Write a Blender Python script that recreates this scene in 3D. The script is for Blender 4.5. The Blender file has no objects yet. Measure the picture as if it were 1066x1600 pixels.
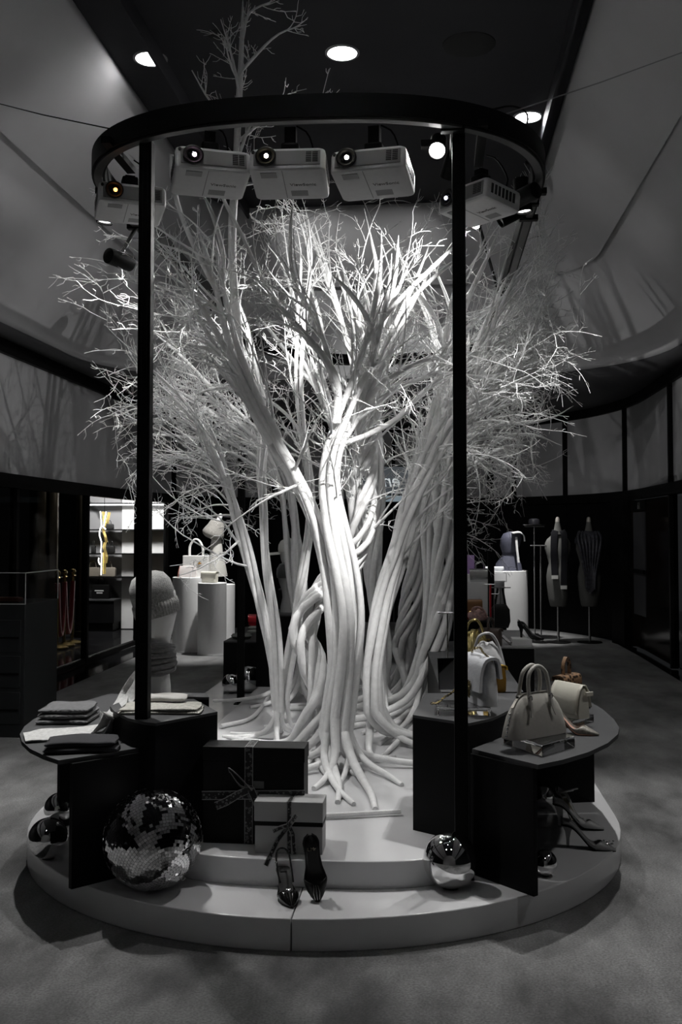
import bpy, math, random
import numpy as np
from mathutils import Vector, Matrix, Euler
random.seed(7); rng = np.random.default_rng(7)
SC = bpy.context.scene
COL = SC.collection
# ------------------------------------------------------------------ camera
FPX = 1556.0
PITCH = math.radians(2.2)
YAW = math.atan((680 - 533) / FPX)          # room axis vanishes right of the middle
SHIFT = 830 - (800 + FPX * math.tan(PITCH)) # horizon row 830
CAM = np.array([0.5, 0.0, 1.55])
cd = bpy.data.cameras.new('camera'); cam = bpy.data.objects.new('camera', cd); COL.objects.link(cam)
cd.sensor_fit = 'VERTICAL'; cd.sensor_height = 36.0; cd.lens = 36.0 * FPX / 1600.0
cd.shift_y = SHIFT / 1600.0
cd.clip_start = 0.05; cd.clip_end = 100
cam.location = CAM; cam.rotation_euler = (math.pi / 2 + PITCH, 0, YAW)
SC.camera = cam
_fw = np.array([-math.sin(YAW) * math.cos(PITCH), math.cos(YAW) * math.cos(PITCH), math.sin(PITCH)])
_rt = np.array([math.cos(YAW), math.sin(YAW), 0.0]); _up = np.cross(_rt, _fw)
def ray(x, y): return _fw + _rt * (x - 533) / FPX - _up * (y - 800 - SHIFT) / FPX
def PZ(x, y, z):
    d = ray(x, y); return CAM + d * ((z - CAM[2]) / d[2])
def PY(x, y, Y):
    d = ray(x, y); return CAM + d * ((Y - CAM[1]) / d[1])
def proj(p):
    v = np.array(p, float) - CAM; d = v @ _fw
    return 533 + FPX * (v @ _rt) / d, 800 + SHIFT - FPX * (v @ _up) / d, FPX / d
# ------------------------------------------------------------------ world, exposure
w = bpy.data.worlds.new('world'); SC.world = w; w.use_nodes = True
w.node_tree.nodes['Background'].inputs[0].default_value = (0.9, 0.95, 1.0, 1)
w.node_tree.nodes['Background'].inputs[1].default_value = 0.018
SC.view_settings.view_transform = 'Standard'; SC.view_settings.look = 'None'
SC.view_settings.exposure = 0.0; SC.view_settings.gamma = 1.0; SC.view_settings.use_curve_mapping = False
# light strengths (watts) of the room's own lamps and the added ones; each lamp's builder uses its own entry
LP = dict(downlight=60, front=18, key=330, rim=260, left=120, side=260, right=70, pool=420, store=80, wash=120, door=300, flank=55, proj=10, lip=45, far=45, soffit=480)
# ------------------------------------------------------------------ materials
MATS = {}
def mat(name, col, rough=0.6, metal=0.0, emit=0.0, ecol=None, trans=0.0, ior=1.45, noise=0.0, nscale=20.0, bump=0.0, bscale=80.0, spec=0.5, coat=0.0, alpha=1.0, sheen=0.0):
    if name in MATS: return MATS[name]
    m = bpy.data.materials.new(name); m.use_nodes = True; nt = m.node_tree; b = nt.nodes['Principled BSDF']
    if not isinstance(col, (tuple, list)): col = (col, col, col * 1.0)
    b.inputs['Base Color'].default_value = (*col, 1); b.inputs['Roughness'].default_value = rough
    b.inputs['Metallic'].default_value = metal; b.inputs['IOR'].default_value = ior
    b.inputs['Transmission Weight'].default_value = trans; b.inputs['Specular IOR Level'].default_value = spec
    b.inputs['Coat Weight'].default_value = coat; b.inputs['Alpha'].default_value = alpha
    b.inputs['Sheen Weight'].default_value = sheen
    if emit:
        b.inputs['Emission Color'].default_value = (*(ecol or col), 1); b.inputs['Emission Strength'].default_value = emit
    if noise or bump:
        tc = nt.nodes.new('ShaderNodeTexCoord')
    if noise:
        n = nt.nodes.new('ShaderNodeTexNoise'); n.inputs['Scale'].default_value = nscale; n.inputs['Detail'].default_value = 6
        nt.links.new(tc.outputs['Object'], n.inputs['Vector'])
        mp = nt.nodes.new('ShaderNodeMapRange'); mp.inputs[1].default_value = .3; mp.inputs[2].default_value = .7
        mp.inputs[3].default_value = 1 - noise; mp.inputs[4].default_value = 1 + noise
        nt.links.new(n.outputs['Fac'], mp.inputs[0])
        mx = nt.nodes.new('ShaderNodeMix'); mx.data_type = 'RGBA'; mx.blend_type = 'MULTIPLY'; mx.inputs[0].default_value = 1
        mx.inputs[6].default_value = (*col, 1)
        cb = nt.nodes.new('ShaderNodeCombineColor')
        for i in range(3): nt.links.new(mp.outputs[0], cb.inputs[i])
        nt.links.new(cb.outputs[0], mx.inputs[7]); nt.links.new(mx.outputs[2], b.inputs['Base Color'])
    if bump:
        n2 = nt.nodes.new('ShaderNodeTexNoise'); n2.inputs['Scale'].default_value = bscale; n2.inputs['Detail'].default_value = 4
        nt.links.new(tc.outputs['Object'], n2.inputs['Vector'])
        bp = nt.nodes.new('ShaderNodeBump'); bp.inputs['Strength'].default_value = bump; bp.inputs['Distance'].default_value = .01
        nt.links.new(n2.outputs['Fac'], bp.inputs['Height']); nt.links.new(bp.outputs[0], b.inputs['Normal'])
    MATS[name] = m; return m
def ribbed(name, col, scale, axis='X', rough=.9, strength=.6, noise=.2):
    m = mat(name, col, rough, noise=noise, nscale=60, sheen=.2); nt = m.node_tree; b = nt.nodes['Principled BSDF']
    tc = nt.nodes.new('ShaderNodeTexCoord'); wv = nt.nodes.new('ShaderNodeTexWave'); wv.bands_direction = axis
    wv.inputs['Scale'].default_value = scale; wv.inputs['Distortion'].default_value = .6
    nt.links.new(tc.outputs['Object'], wv.inputs['Vector'])
    bp = nt.nodes.new('ShaderNodeBump'); bp.inputs['Strength'].default_value = strength; bp.inputs['Distance'].default_value = .004
    nt.links.new(wv.outputs['Fac'], bp.inputs['Height']); nt.links.new(bp.outputs[0], b.inputs['Normal'])
    return m
TREE = mat('tree_white_paint', (.80, .80, .80), .75, bump=.35, bscale=160, noise=.06, nscale=30)
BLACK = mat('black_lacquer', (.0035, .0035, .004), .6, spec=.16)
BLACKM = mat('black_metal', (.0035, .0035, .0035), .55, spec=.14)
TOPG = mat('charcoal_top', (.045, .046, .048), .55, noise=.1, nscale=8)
WHITEG = mat('white_gloss', (.62, .62, .63), .16, noise=.03, nscale=3)
WHITEM = mat('white_matte', (.75, .75, .75), .6)
CHROME = mat('chrome', (.75, .75, .75), .03, metal=1)
MIRROR = mat('mirror_glass', (.82, .82, .83), .02, metal=1)
STEEL = mat('brushed_steel', (.5, .5, .5), .25, metal=1)
GOLD = mat('gold_metal', (.75, .55, .22), .2, metal=1)
ACRYL = mat('clear_acrylic', (.97, .97, .98), .02, trans=1, ior=1.49)
GLASS = mat('window_glass', (.9, .9, .9), .0, trans=1, ior=1.02, spec=.2)
LENSON = mat('lamp_glow', (1, 1, 1), .4, emit=25, ecol=(1, .99, .97))
LENSDIM = mat('lamp_glow_soft', (1, 1, 1), .4, emit=5, ecol=(1, .99, .97))
# ------------------------------------------------------------------ mesh builder
class MB:
    def __init__(s): s.v = []; s.f = []
    def add(s, v, f):
        o = len(s.v); s.v += [tuple(map(float, p)) for p in v]; s.f += [tuple(o + i for i in q) for q in f]; return s
    def box(s, lo, hi, M=None):
        x0, y0, z0 = lo; x1, y1, z1 = hi
        v = [(x0,y0,z0),(x1,y0,z0),(x1,y1,z0),(x0,y1,z0),(x0,y0,z1),(x1,y0,z1),(x1,y1,z1),(x0,y1,z1)]
        if M is not None: v = [tuple(M @ Vector(p)) for p in v]
        return s.add(v, [(3,2,1,0),(4,5,6,7),(0,1,5,4),(1,2,6,5),(2,3,7,6),(3,0,4,7)])
    def prism(s, poly, z0, z1):
        a = sum(poly[i][0]*poly[(i+1)%len(poly)][1]-poly[(i+1)%len(poly)][0]*poly[i][1] for i in range(len(poly)))
        if a < 0: poly = poly[::-1]
        n = len(poly)
        v = [(p[0], p[1], z0) for p in poly] + [(p[0], p[1], z1) for p in poly]
        return s.add(v, [tuple(range(n))[::-1], tuple(range(n, 2*n))] + [(i, (i+1)%n, n+(i+1)%n, n+i) for i in range(n)])
    def loft(s, secs, closed=True, caps=True):
        n = len(secs[0]); v = [p for q in secs for p in q]; f = []
        for i in range(len(secs)-1):
            for j in range(n if closed else n-1):
                k = (j+1) % n; f.append((i*n+j, i*n+k, (i+1)*n+k, (i+1)*n+j))
        if caps and closed:
            f.append(tuple(range(n))[::-1]); f.append(tuple((len(secs)-1)*n+j for j in range(n)))
        return s.add(v, f)
    def lathe(s, prof, n=24, c=(0,0,0), M=None, caps=True):
        secs = []
        for r, z in prof:
            q = [Vector((r*math.cos(2*math.pi*j/n), r*math.sin(2*math.pi*j/n), z)) for j in range(n)]
            if M is not None: q = [M @ p for p in q]
            secs.append([(p[0]+c[0], p[1]+c[1], p[2]+c[2]) for p in q])
        return s.loft(secs, True, caps)
    def tube(s, pts, rad, n=8, caps=True):
        P = np.array([tuple(p) for p in pts], float); m = len(P)
        R = np.full(m, rad) if np.isscalar(rad) else np.array(rad, float)
        T = np.gradient(P, axis=0); T /= np.linalg.norm(T, axis=1)[:, None] + 1e-12
        a = np.array([0, 0, 1.]) if abs(T[0][2]) < .9 else np.array([1., 0, 0])
        u = np.cross(T[0], a); u /= np.linalg.norm(u); secs = []
        for i in range(m):
            u = u - T[i]*(u @ T[i]); u /= np.linalg.norm(u) + 1e-12; b = np.cross(T[i], u)
            secs.append([tuple(P[i] + R[i]*(u*math.cos(2*math.pi*j/n) + b*math.sin(2*math.pi*j/n))) for j in range(n)])
        return s.loft(secs, True, caps)
    def ribbon(s, pts, wdir, width, th=.002):
        """flat strip along pts; wdir a vector or list of vectors"""
        P = [Vector(p) for p in pts]; W = wdir if isinstance(wdir, list) else [wdir]*len(P); secs = []
        wd = width if isinstance(width, (list, tuple, np.ndarray)) else [width]*len(P)
        for i, p in enumerate(P):
            t = (P[min(i+1, len(P)-1)] - P[max(i-1, 0)]).normalized(); wv = Vector(W[i]); wv = (wv - t*wv.dot(t)).normalized()
            nn = t.cross(wv).normalized()*th/2; wv = wv*wd[i]/2
            secs.append([tuple(p-wv-nn), tuple(p+wv-nn), tuple(p+wv+nn), tuple(p-wv+nn)])
        return s.loft(secs)
    def sphere(s, c, r, n=24, m=14, sc=(1,1,1)):
        v = [(c[0], c[1], c[2]-r*sc[2])]; f = []
        for i in range(1, m):
            a = -math.pi/2 + math.pi*i/m
            for j in range(n):
                b = 2*math.pi*j/n; v.append((c[0]+r*sc[0]*math.cos(a)*math.cos(b), c[1]+r*sc[1]*math.cos(a)*math.sin(b), c[2]+r*sc[2]*math.sin(a)))
        v.append((c[0], c[1], c[2]+r*sc[2]))
        for j in range(n): f.append((0, 1+(j+1)%n, 1+j))
        for i in range(m-2):
            for j in range(n): f.append((1+i*n+j, 1+i*n+(j+1)%n, 1+(i+1)*n+(j+1)%n, 1+(i+1)*n+j))
        L = len(v)-1
        for j in range(n): f.append((L, 1+(m-2)*n+j, 1+(m-2)*n+(j+1)%n))
        return s.add(v, f)
    def move(s, d): s.v = [(p[0]+d[0], p[1]+d[1], p[2]+d[2]) for p in s.v]; return s
    def xf(s, M): s.v = [tuple(M @ Vector(p)) for p in s.v]; return s
    def mesh(s, name, smooth=35):
        me = bpy.data.meshes.new(name); me.from_pydata(s.v, [], s.f); me.validate(); me.update()
        if smooth:
            me.polygons.foreach_set('use_smooth', [True]*len(me.polygons))
            me.set_sharp_from_angle(angle=math.radians(smooth))
        return me
def tag(o, label=None, cat=None, group=None, kind=None):
    if label: o['label'] = label
    if cat: o['category'] = cat
    if group: o['group'] = group
    if kind: o['kind'] = kind
    return o
def obj(name, mb, m, parent=None, smooth=35, world=False, bevel=0, solid=0, sub=0):
    """one mesh object; world=True: the vertices are in world space, parent is an unrotated Empty"""
    if world and parent is not None:
        l = parent.location; g = parent.parent
        d = Vector(l) + (Vector(g.location) if g else Vector((0,0,0)))
        mb.move((-d[0], -d[1], -d[2]))
    o = bpy.data.objects.new(name, mb.mesh(name, smooth) if isinstance(mb, MB) else mb); COL.objects.link(o)
    if m: o.data.materials.append(m)
    if parent is not None: o.parent = parent
    if solid:
        x = o.modifiers.new('solid', 'SOLIDIFY'); x.thickness = solid; x.offset = 0
    if bevel:
        x = o.modifiers.new('bevel', 'BEVEL'); x.width = bevel; x.segments = 2; x.limit_method = 'ANGLE'
    if sub:
        x = o.modifiers.new('sub', 'SUBSURF'); x.levels = sub; x.render_levels = sub
    return o
def thing(name, label, cat, loc=(0,0,0), rz=0.0, group=None, rot=None):
    o = bpy.data.objects.new(name, None); COL.objects.link(o); o.location = tuple(map(float, loc)); o.empty_display_size = .1
    o.rotation_euler = rot if rot is not None else (0, 0, rz)
    return tag(o, label, cat, group)
def single(name, mb, m, label, cat, group=None, kind=None, **k): return tag(obj(name, mb, m, **k), label, cat, group, kind)
def copy_tree(o, parent=None):
    c = o.copy(); COL.objects.link(c); c.parent = parent
    for ch in [x for x in SC.objects if x.parent == o]: copy_tree(ch, c)
    return c
def text_mesh(body, size, extrude=.001, shear=0.0):
    cu = bpy.data.curves.new('lettering', 'FONT'); cu.body = body; cu.size = size; cu.extrude = extrude; cu.shear = shear
    cu.align_x = 'CENTER'; cu.align_y = 'CENTER'; cu.resolution_u = 3
    t = bpy.data.objects.new('lettering', cu); COL.objects.link(t)
    dg = bpy.context.evaluated_depsgraph_get(); me = bpy.data.meshes.new_from_object(t.evaluated_get(dg))
    COL.objects.unlink(t); bpy.data.objects.remove(t); bpy.data.curves.remove(cu); return me
def lamp(name, kind, loc, target, energy, size=.03, angle=60, blend=.5, parent=None, col=(1, .99, .97)):
    l = bpy.data.lights.new(name, kind); l.energy = energy; l.color = col; o = bpy.data.objects.new(name, l); COL.objects.link(o)
    o.location = tuple(map(float, loc))
    if kind == 'SPOT': l.spot_size = math.radians(angle); l.spot_blend = blend
    if kind in ('SPOT', 'POINT'): l.shadow_soft_size = size
    if kind == 'AREA': l.shape = 'DISK'; l.size = size
    if target is not None:
        o.rotation_euler = (Vector(target) - Vector(loc)).to_track_quat('-Z', 'Y').to_euler()
    return o
def smooth_path(pts, n):
    """Catmull-Rom through pts (any dim), n samples"""
    P = np.array(pts, float); d = np.r_[0, np.cumsum(np.sqrt(np.linalg.norm(np.diff(P[:, :3], axis=0), axis=1)) + 1e-6)]
    t = np.linspace(0, d[-1], n); out = np.zeros((n, P.shape[1])); Q = np.vstack([2*P[0]-P[1], P, 2*P[-1]-P[-2]])
    for k, tt in enumerate(t):
        i = min(max(np.searchsorted(d, tt, side='right')-1, 0), len(P)-2); u = (tt-d[i])/(d[i+1]-d[i])
        p0, p1, p2, p3 = Q[i], Q[i+1], Q[i+2], Q[i+3]
        out[k] = .5*((2*p1)+(-p0+p2)*u+(2*p0-5*p1+4*p2-p3)*u*u+(-p0+3*p1-3*p2+p3)*u**3)
    return out
# ================================================================== ROOM
XL, XR, XM = -3.6, 3.2, -0.2
def wall_path(n=160):
    L = [(XL, y) for y in np.linspace(-3, 13.0, 40)]
    E_ = [(XM - 3.4*math.cos(a), 13.0 + 4.1*math.sin(a)**.92) for a in np.linspace(.02, math.pi-.02, 90)]
    R_ = [(XR, y) for y in np.linspace(13.0, -3, 40)]
    return np.array(L + E_ + R_)
WP = wall_path(); WS = np.r_[0, np.cumsum(np.linalg.norm(np.diff(WP, axis=0), axis=1))]
def wp(s, off=0.0):
    s = min(max(s, 0), WS[-1]); x = np.interp(s, WS, WP[:, 0]); y = np.interp(s, WS, WP[:, 1])
    a = .05; t = np.array([np.interp(min(s+a, WS[-1]), WS, WP[:, 0])-np.interp(max(s-a, 0), WS, WP[:, 0]), np.interp(min(s+a, WS[-1]), WS, WP[:, 1])-np.interp(max(s-a, 0), WS, WP[:, 1])])
    t /= np.linalg.norm(t); nrm = np.array([t[1], -t[0]])   # into the room
    return np.array([x, y]) + nrm*off
def s_at_px(px, right=False):
    best = None
    for s in np.arange(0, WS[-1], .02):
        p = wp(s)
        if p[1] < 3: continue
        if right and p[0] < 0.5: continue
        if not right and p[0] > -0.5: continue
        q = proj((p[0], p[1], 2.1))
        if best is None or abs(q[0]-px) < best[0]: best = (abs(q[0]-px), s)
    return best[1]
def strip(s0, s1, z0, z1, o0, o1, step=.25):
    """curved slab along the wall between two offsets into the room"""
    n = max(2, int((s1-s0)/step)+1); secs = []
    for s in np.linspace(s0, s1, n):
        a = wp(s, o0); b = wp(s, o1); secs.append([(a[0], a[1], z0), (b[0], b[1], z0), (b[0], b[1], z1), (a[0], a[1], z1)])
    return MB().loft(secs)
def struct(name, mb, m, label=None, parent=None, **k):
    o = obj(name, mb, m, parent, **k)
    if parent is None: tag(o, label, None, None, 'structure')
    return o
# floor: carpet with worn patches
CARPET = mat('grey_carpet', (.115, .115, .117), .95, noise=.0, bump=.5, bscale=350, sheen=.3)
nt = CARPET.node_tree; b = nt.nodes['Principled BSDF']; tc = nt.nodes.new('ShaderNodeTexCoord')
mpn = nt.nodes.new('ShaderNodeMapping'); mpn.inputs['Scale'].default_value = (1.2, .55, 1)
n1 = nt.nodes.new('ShaderNodeTexNoise'); n1.inputs['Scale'].default_value = 2.2; n1.inputs['Detail'].default_value = 8; n1.inputs['Roughness'].default_value = .62
n2 = nt.nodes.new('ShaderNodeTexNoise'); n2.inputs['Scale'].default_value = 110; n2.inputs['Detail'].default_value = 2
r1 = nt.nodes.new('ShaderNodeMapRange'); r1.inputs[1].default_value = .36; r1.inputs[2].default_value = .66; r1.inputs[3].default_value = .05; r1.inputs[4].default_value = .235
r2 = nt.nodes.new('ShaderNodeMapRange'); r2.inputs[1].default_value = .25; r2.inputs[2].default_value = .75; r2.inputs[3].default_value = .5; r2.inputs[4].default_value = 1.5
ml = nt.nodes.new('ShaderNodeMath'); ml.operation = 'MULTIPLY'; cb = nt.nodes.new('ShaderNodeCombineColor')
nt.links.new(tc.outputs['Object'], mpn.inputs[0]); nt.links.new(mpn.outputs[0], n1.inputs['Vector']); nt.links.new(tc.outputs['Object'], n2.inputs['Vector'])
nt.links.new(n1.outputs['Fac'], r1.inputs[0]); nt.links.new(n2.outputs['Fac'], r2.inputs[0]); nt.links.new(r1.outputs[0], ml.inputs[0]); nt.links.new(r2.outputs[0], ml.inputs[1])
for i in range(3): nt.links.new(ml.outputs[0], cb.inputs[i])
nt.links.new(cb.outputs[0], b.inputs['Base Color'])
e1 = PZ(37, 1103, 0); e2 = PZ(216, 1025, 0)
poly = [(-2.3, -3), (-2.4, 5.5), (e1[0], e1[1]), (e2[0], e2[1]), (XL+.1, 13.3)] + [tuple(wp(s, .03)) for s in np.arange(s_at_px(262), s_at_px(962, True), .3)] + [(3.02, 12.7), (3.02, 10.8), (3.0, -3)]
struct('floor', MB().prism(poly, -.04, 0), CARPET, 'grey short pile carpet with worn lighter patches')
POL = mat('polished_black_stone', (.012, .012, .013), .08, noise=.2, nscale=2)
struct('floor', MB().box((-9, -3, -.06), (8, 20, -.012)), POL, 'polished black stone floor along the shop fronts')
# ceiling (flat black field)
CEIL = mat('black_ceiling', (.020, .020, .024), .7, noise=.1, nscale=3)
struct('ceiling', MB().box((-2.1, -3.2, 5.0), (1.8, 10.7, 5.06)), CEIL, 'flat black ceiling field between the pale coves')
for x, lab in ((-1.46, 'thin black fascia hanging near the pale cove by the shop front'), (1.42, 'thin black fascia hanging near the pale cove by the door')):
    struct('trim_3', MB().box((x-.012, -3, 4.86), (x+.012, 10.3, 5.0)), CEIL, lab, smooth=0)
def rrect(x0, x1, ye, r):
    P = [(x0, y) for y in np.linspace(-3.2, ye-r, 24)] + [(x0+r-r*math.cos(a), ye-r+r*math.sin(a)) for a in np.linspace(.05, math.pi/2-.05, 14)]
    P += [(x, ye) for x in np.linspace(x0+r, x1-r, 10)] + [(x1-r+r*math.sin(a), ye-r+r*math.cos(a)) for a in np.linspace(.05, math.pi/2-.05, 14)]
    return np.array(P + [(x1, y) for y in np.linspace(ye-r, -3.2, 24)])
IN_, LIP = rrect(-1.85, 1.55, 10.4, .5), rrect(-3.28, 2.9, 11.85, 1.9)
COVE = mat('pale_plaster', (.46, .46, .47), .8, noise=.05, nscale=1.5, bump=.08, bscale=3)
prof = [(0, 5.02), (.0, 4.93), (.035, 4.86), (.12, 4.70), (.25, 4.53), (.42, 4.30), (.425, 4.345), (.57, 4.13), (.575, 4.085), (.70, 3.90), (.82, 3.74), (.93, 3.58), (.98, 3.50), (1.0, 3.43), (1.0, 3.38)]
secs = []
for t, z in prof:
    q = IN_*(1-t) + LIP*t; secs.append([(p[0], p[1], z) for p in q])
cv = MB(); cv.loft(secs, closed=False, caps=False)
struct('trim_1', cv, COVE, 'pale plaster cove sweeping down from the black ceiling', solid=.03, smooth=50)
SOFF = mat('dark_soffit', (.10, .10, .105), .7, noise=.06, nscale=2)
OUTP = [wp(WS[-1]*k/(len(LIP)-1), -.05) for k in range(len(LIP))]
# match soffit outer points by nearest direction from the room's middle so the quads stay even
def outer_for(p):
    i = np.argmin(np.hypot(WP[:, 0]-p[0], WP[:, 1]-p[1])); return WP[i]
sof = MB(); secs = []
outs = []
for k, p in enumerate(LIP):
    if p[1] <= 9.95 and p[0] < XM: q = (XL-.05, p[1])
    elif p[1] <= 9.95: q = (XR+.05, p[1])
    else:
        kk = [i for i in range(len(LIP)) if LIP[i][1] > 9.95]; t = (k-kk[0])/(kk[-1]-kk[0]); sa = np.interp(9.95, WP[:60, 1], WS[:60]); q = wp(sa + (WS[-1]-2*sa)*t, -.05)
    outs.append(q)
sof.loft([[(p[0], p[1], 3.38) for p in LIP], [(q[0], q[1], 3.38) for q in outs]], closed=False, caps=False)
struct('trim_2', sof, SOFF, 'dark flat soffit between cove and screen band', solid=.02)
for x in (1.3, 2.2): pass
# ---- screen band, rails, mullions, lower walls
SCREEN = mat('grey_screen_fabric', (.40, .40, .41), .85, noise=.05, nscale=4, bump=.15, bscale=300)
LEFT_M = [s_at_px(p) for p in (215, 269, 341)]; RIGHT_M = [s_at_px(p, True) for p in (885, 980, 1052)]
sL = [LEFT_M[0]-7.6] + LEFT_M
sR = RIGHT_M + [RIGHT_M[-1]+2.6, RIGHT_M[-1]+5.2, RIGHT_M[-1]+7.8]
gap = (RIGHT_M[0]-LEFT_M[-1])/6; mid = [LEFT_M[-1]+gap*i for i in range(1, 6)]
MUL = [0.02] + sL + mid + sR + [WS[-1]-.02]
iL, iR = LEFT_M[1], RIGHT_M[1]
for side, a, bb in (('left', 0, iL), ('back', iL, iR), ('right', iR, WS[-1])):
    # the wall object is its lower rail; everything on it is a part
    W_ = struct('wall_'+side, strip(a, bb, 1.97, 2.10, -.03, .07), BLACKM, 'black rail of the %s wall with screens above' % {'left': 'shop front side', 'back': 'far curved', 'right': 'door side'}[side])
    obj('top_rail', strip(a, bb, 3.24, 3.40, -.03, .05), BLACKM, W_)
    ms = [m for m in MUL if a <= m <= bb+1e-6]
    pts = sorted(set([a, bb] + ms))
    for i in range(len(pts)-1):
        if pts[i+1]-pts[i] < .05: continue
        obj('screen_panel', strip(pts[i]+.02, pts[i+1]-.02, 2.095, 3.25, -.02, 0), SCREEN, W_)
    for m in ms: obj('mullion', strip(m-.03, m+.03, 1.98, 3.3, -.03, .05), BLACKM, W_, smooth=0)
    if side == 'left':
        g = [LEFT_M[0]-6.0, LEFT_M[0]-4.0, LEFT_M[0]-2.0, LEFT_M[0], s_at_px(262)]
        for i in range(len(g)-1):
            obj('glass_pane', strip(g[i]+.03, g[i+1]-.03, .06, 1.97, -.006, .006), GLASS, W_)
            obj('sill', strip(g[i], g[i+1], 0, .06, -.03, .03), BLACKM, W_)
        for m in g: obj('post', strip(m-.03, m+.03, 0, 1.98, -.03, .04), BLACKM, W_, smooth=0)
        obj('solid_panel', strip(0, g[0], 0, 1.97, -.06, 0), BLACK, W_)
        obj('solid_panel', strip(s_at_px(262), iL+.001, 0, 1.97, -.06, 0), BLACK, W_)
    elif side == 'back':
        k0 = a
        for i in range(len(pts)-1): obj('solid_panel', strip(pts[i]+.004, pts[i+1]-.004, 0, 1.97, -.06, 0), BLACK, W_)
    else:
        c0, c1 = s_at_px(962, True), s_at_px(987, True)
        obj('pillar', strip(max(c0, iR-.3), c1, 0, 1.97, -.05, .12), BLACKM, W_)
        obj('solid_panel', strip(RIGHT_M[2]+.6, WS[-1], 0, 1.97, -.06, 0), BLACK, W_)
        obj('glass_pane', strip(RIGHT_M[2]+.03, RIGHT_M[2]+.58, .03, 1.97, -.006, .006), GLASS, W_)
        obj('post', strip(RIGHT_M[2]-.03, RIGHT_M[2]+.03, 0, 1.98, -.03, .05), BLACKM, W_, smooth=0)
        dr = struct('door_1', strip(c1, RIGHT_M[2]-.04, .02, 1.96, -.01, .01), mat('dark_bronze_glass', (.015, .011, .009), .12, spec=.5), 'dark bronze glass door beneath a numbered plate')
        obj('door_bar', strip(c1+.1, c1+.75, 1.0, 1.05, .03, .06), BLACKM, dr)
        obj('door_lining', strip(c1+.12, c1+.7, .45, 1.8, .012, .02), mat('door_grey', (.06, .06, .065), .4), dr)
        pl_ = obj('number_plate', strip(c1+.1, c1+.72, 1.82, 1.95, .012, .02), BLACKM, dr)
        sgn = text_mesh('61', .13); sm = obj('numeral', sgn, mat('plate_grey', (.35, .35, .35), .6), pl_)
        p = wp(c1+.4, .025); tt = wp(c1+.5, .025)-p; sm.location = (p[0], p[1], 1.88); sm.rotation_euler = (math.pi/2, 0, math.atan2(tt[1], tt[0]))
# mirrored neon lettering panel on the far wall
ps = PY(600, 760, 16.6)
sp = thing('lettered_display', 'pale blue lit display panel with reversed white lettering behind the trunks', 'display', (ps[0], 16.55, 2.02))
obj('housing', MB().box((-.62, -.02, 0), (.62, .06, .62)), BLACKM, sp)
obj('screen', MB().box((-.6, -.026, .14), (.6, -.02, .6)), mat('display_dark', (.03, .035, .04), .3, emit=.06, ecol=(.6, .7, .8)), sp)
obj('light_strip', MB().box((-.6, -.03, .02), (.6, -.02, .12)), mat('display_strip', (.4, .5, .55), .3, emit=.22, ecol=(.6, .75, .85)), sp)
tm = text_mesh('ent', .30, .003, .25); t_ = obj('lettering', tm, mat('display_white', (.8, .8, .8), .4, emit=.6, ecol=(.9, .97, 1)), sp)
t_.location = (.1, -.035, .36); t_.rotation_euler = (math.pi/2, 0, 0); t_.scale = (-1, 1, 1)
# ================================================================== ISLAND
def stadium(R, cy0, cy1, xc=0.0, n=40):
    P = [(xc+R*math.cos(a), cy0+R*math.sin(a)) for a in np.linspace(math.pi, 2*math.pi, n)]
    return P + [(xc+R*math.cos(a), cy1+R*math.sin(a)) for a in np.linspace(0, math.pi, n)]
pl = thing('display_plinth', 'white glossy two step oval plinth standing under the tree', 'plinth', (0, 3.7, 0))
seam = PZ(455, 1487, 0)[0]
full = stadium(1.47, 5.17, 9.4, -.07)
def clip(poly, x, keep_left):
    out = []
    for i in range(len(poly)):
        a, b = poly[i], poly[(i+1) % len(poly)]; ia = (a[0] <= x) == keep_left; ib = (b[0] <= x) == keep_left
        if ia: out.append(a)
        if ia != ib: t = (x-a[0])/(b[0]-a[0]); out.append((x, a[1]+t*(b[1]-a[1])))
    return out
for kl, g in ((True, -.002), (False, .002)):
    obj('lower_step', MB().prism(clip(full, seam+g, kl), 0, .12), WHITEG, pl, world=True, bevel=.004)
up = [(x, 4.02+.55*(1-max(0, 1-abs((x+.03)/.70)**3.2)**(1/3.2))) for x in -.03-.70*np.cos(np.linspace(0, math.pi, 50))] + [(.67, 5.2), (.95, 6.0), (.95, 9.9), (-1.0, 9.9), (-1.0, 6.0), (-.73, 5.2)]
obj('upper_step', MB().prism(up, .12, .23), WHITEG, pl, world=True, bevel=.004)
# ---- display tables
def arc(p, q, bulge, n=12):
    p, q = np.array(p, float), np.array(q, float); d = q-p; nn = np.array([d[1], -d[0]])
    return [tuple(p+d*t+nn*bulge*4*t*(1-t)) for t in np.linspace(0, 1, n)]
def panel(a, b, th, z0, z1):
    a, b = np.array(a, float), np.array(b, float); d = (b-a)/np.linalg.norm(b-a); nn = np.array([-d[1], d[0]])*th/2
    return MB().prism([tuple(a-nn), tuple(b-nn), tuple(b+nn), tuple(a+nn)], z0, z1)
Z1, Z2 = .635, .735
A, B = PZ(92, 1188, Z1)[:2], PZ(222, 1168, Z1)[:2]
Lout = [PZ(x, y, Z1)[:2] for x, y in ((92, 1188), (68, 1180), (47, 1170), (34, 1158), (31, 1147), (38, 1135), (52, 1124), (74, 1113), (105, 1103))] + [(-1.33, 5.5)]
t = thing('display_table', 'black crescent side table carrying folded knitwear', 'table', (-1.1, 4.5, .12))
Lin = [PZ(x, y, Z1)[:2] for x, y in ((222, 1168), (190, 1158), (170, 1147), (166, 1138), (175, 1128), (192, 1119))] + [(-.9, 5.45)]
poly = [tuple(p) for p in Lout] + [tuple(p) for p in Lin[::-1]]
obj('table_top', MB().prism(poly, Z1-.018, Z1), TOPG, t, world=True)
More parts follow.
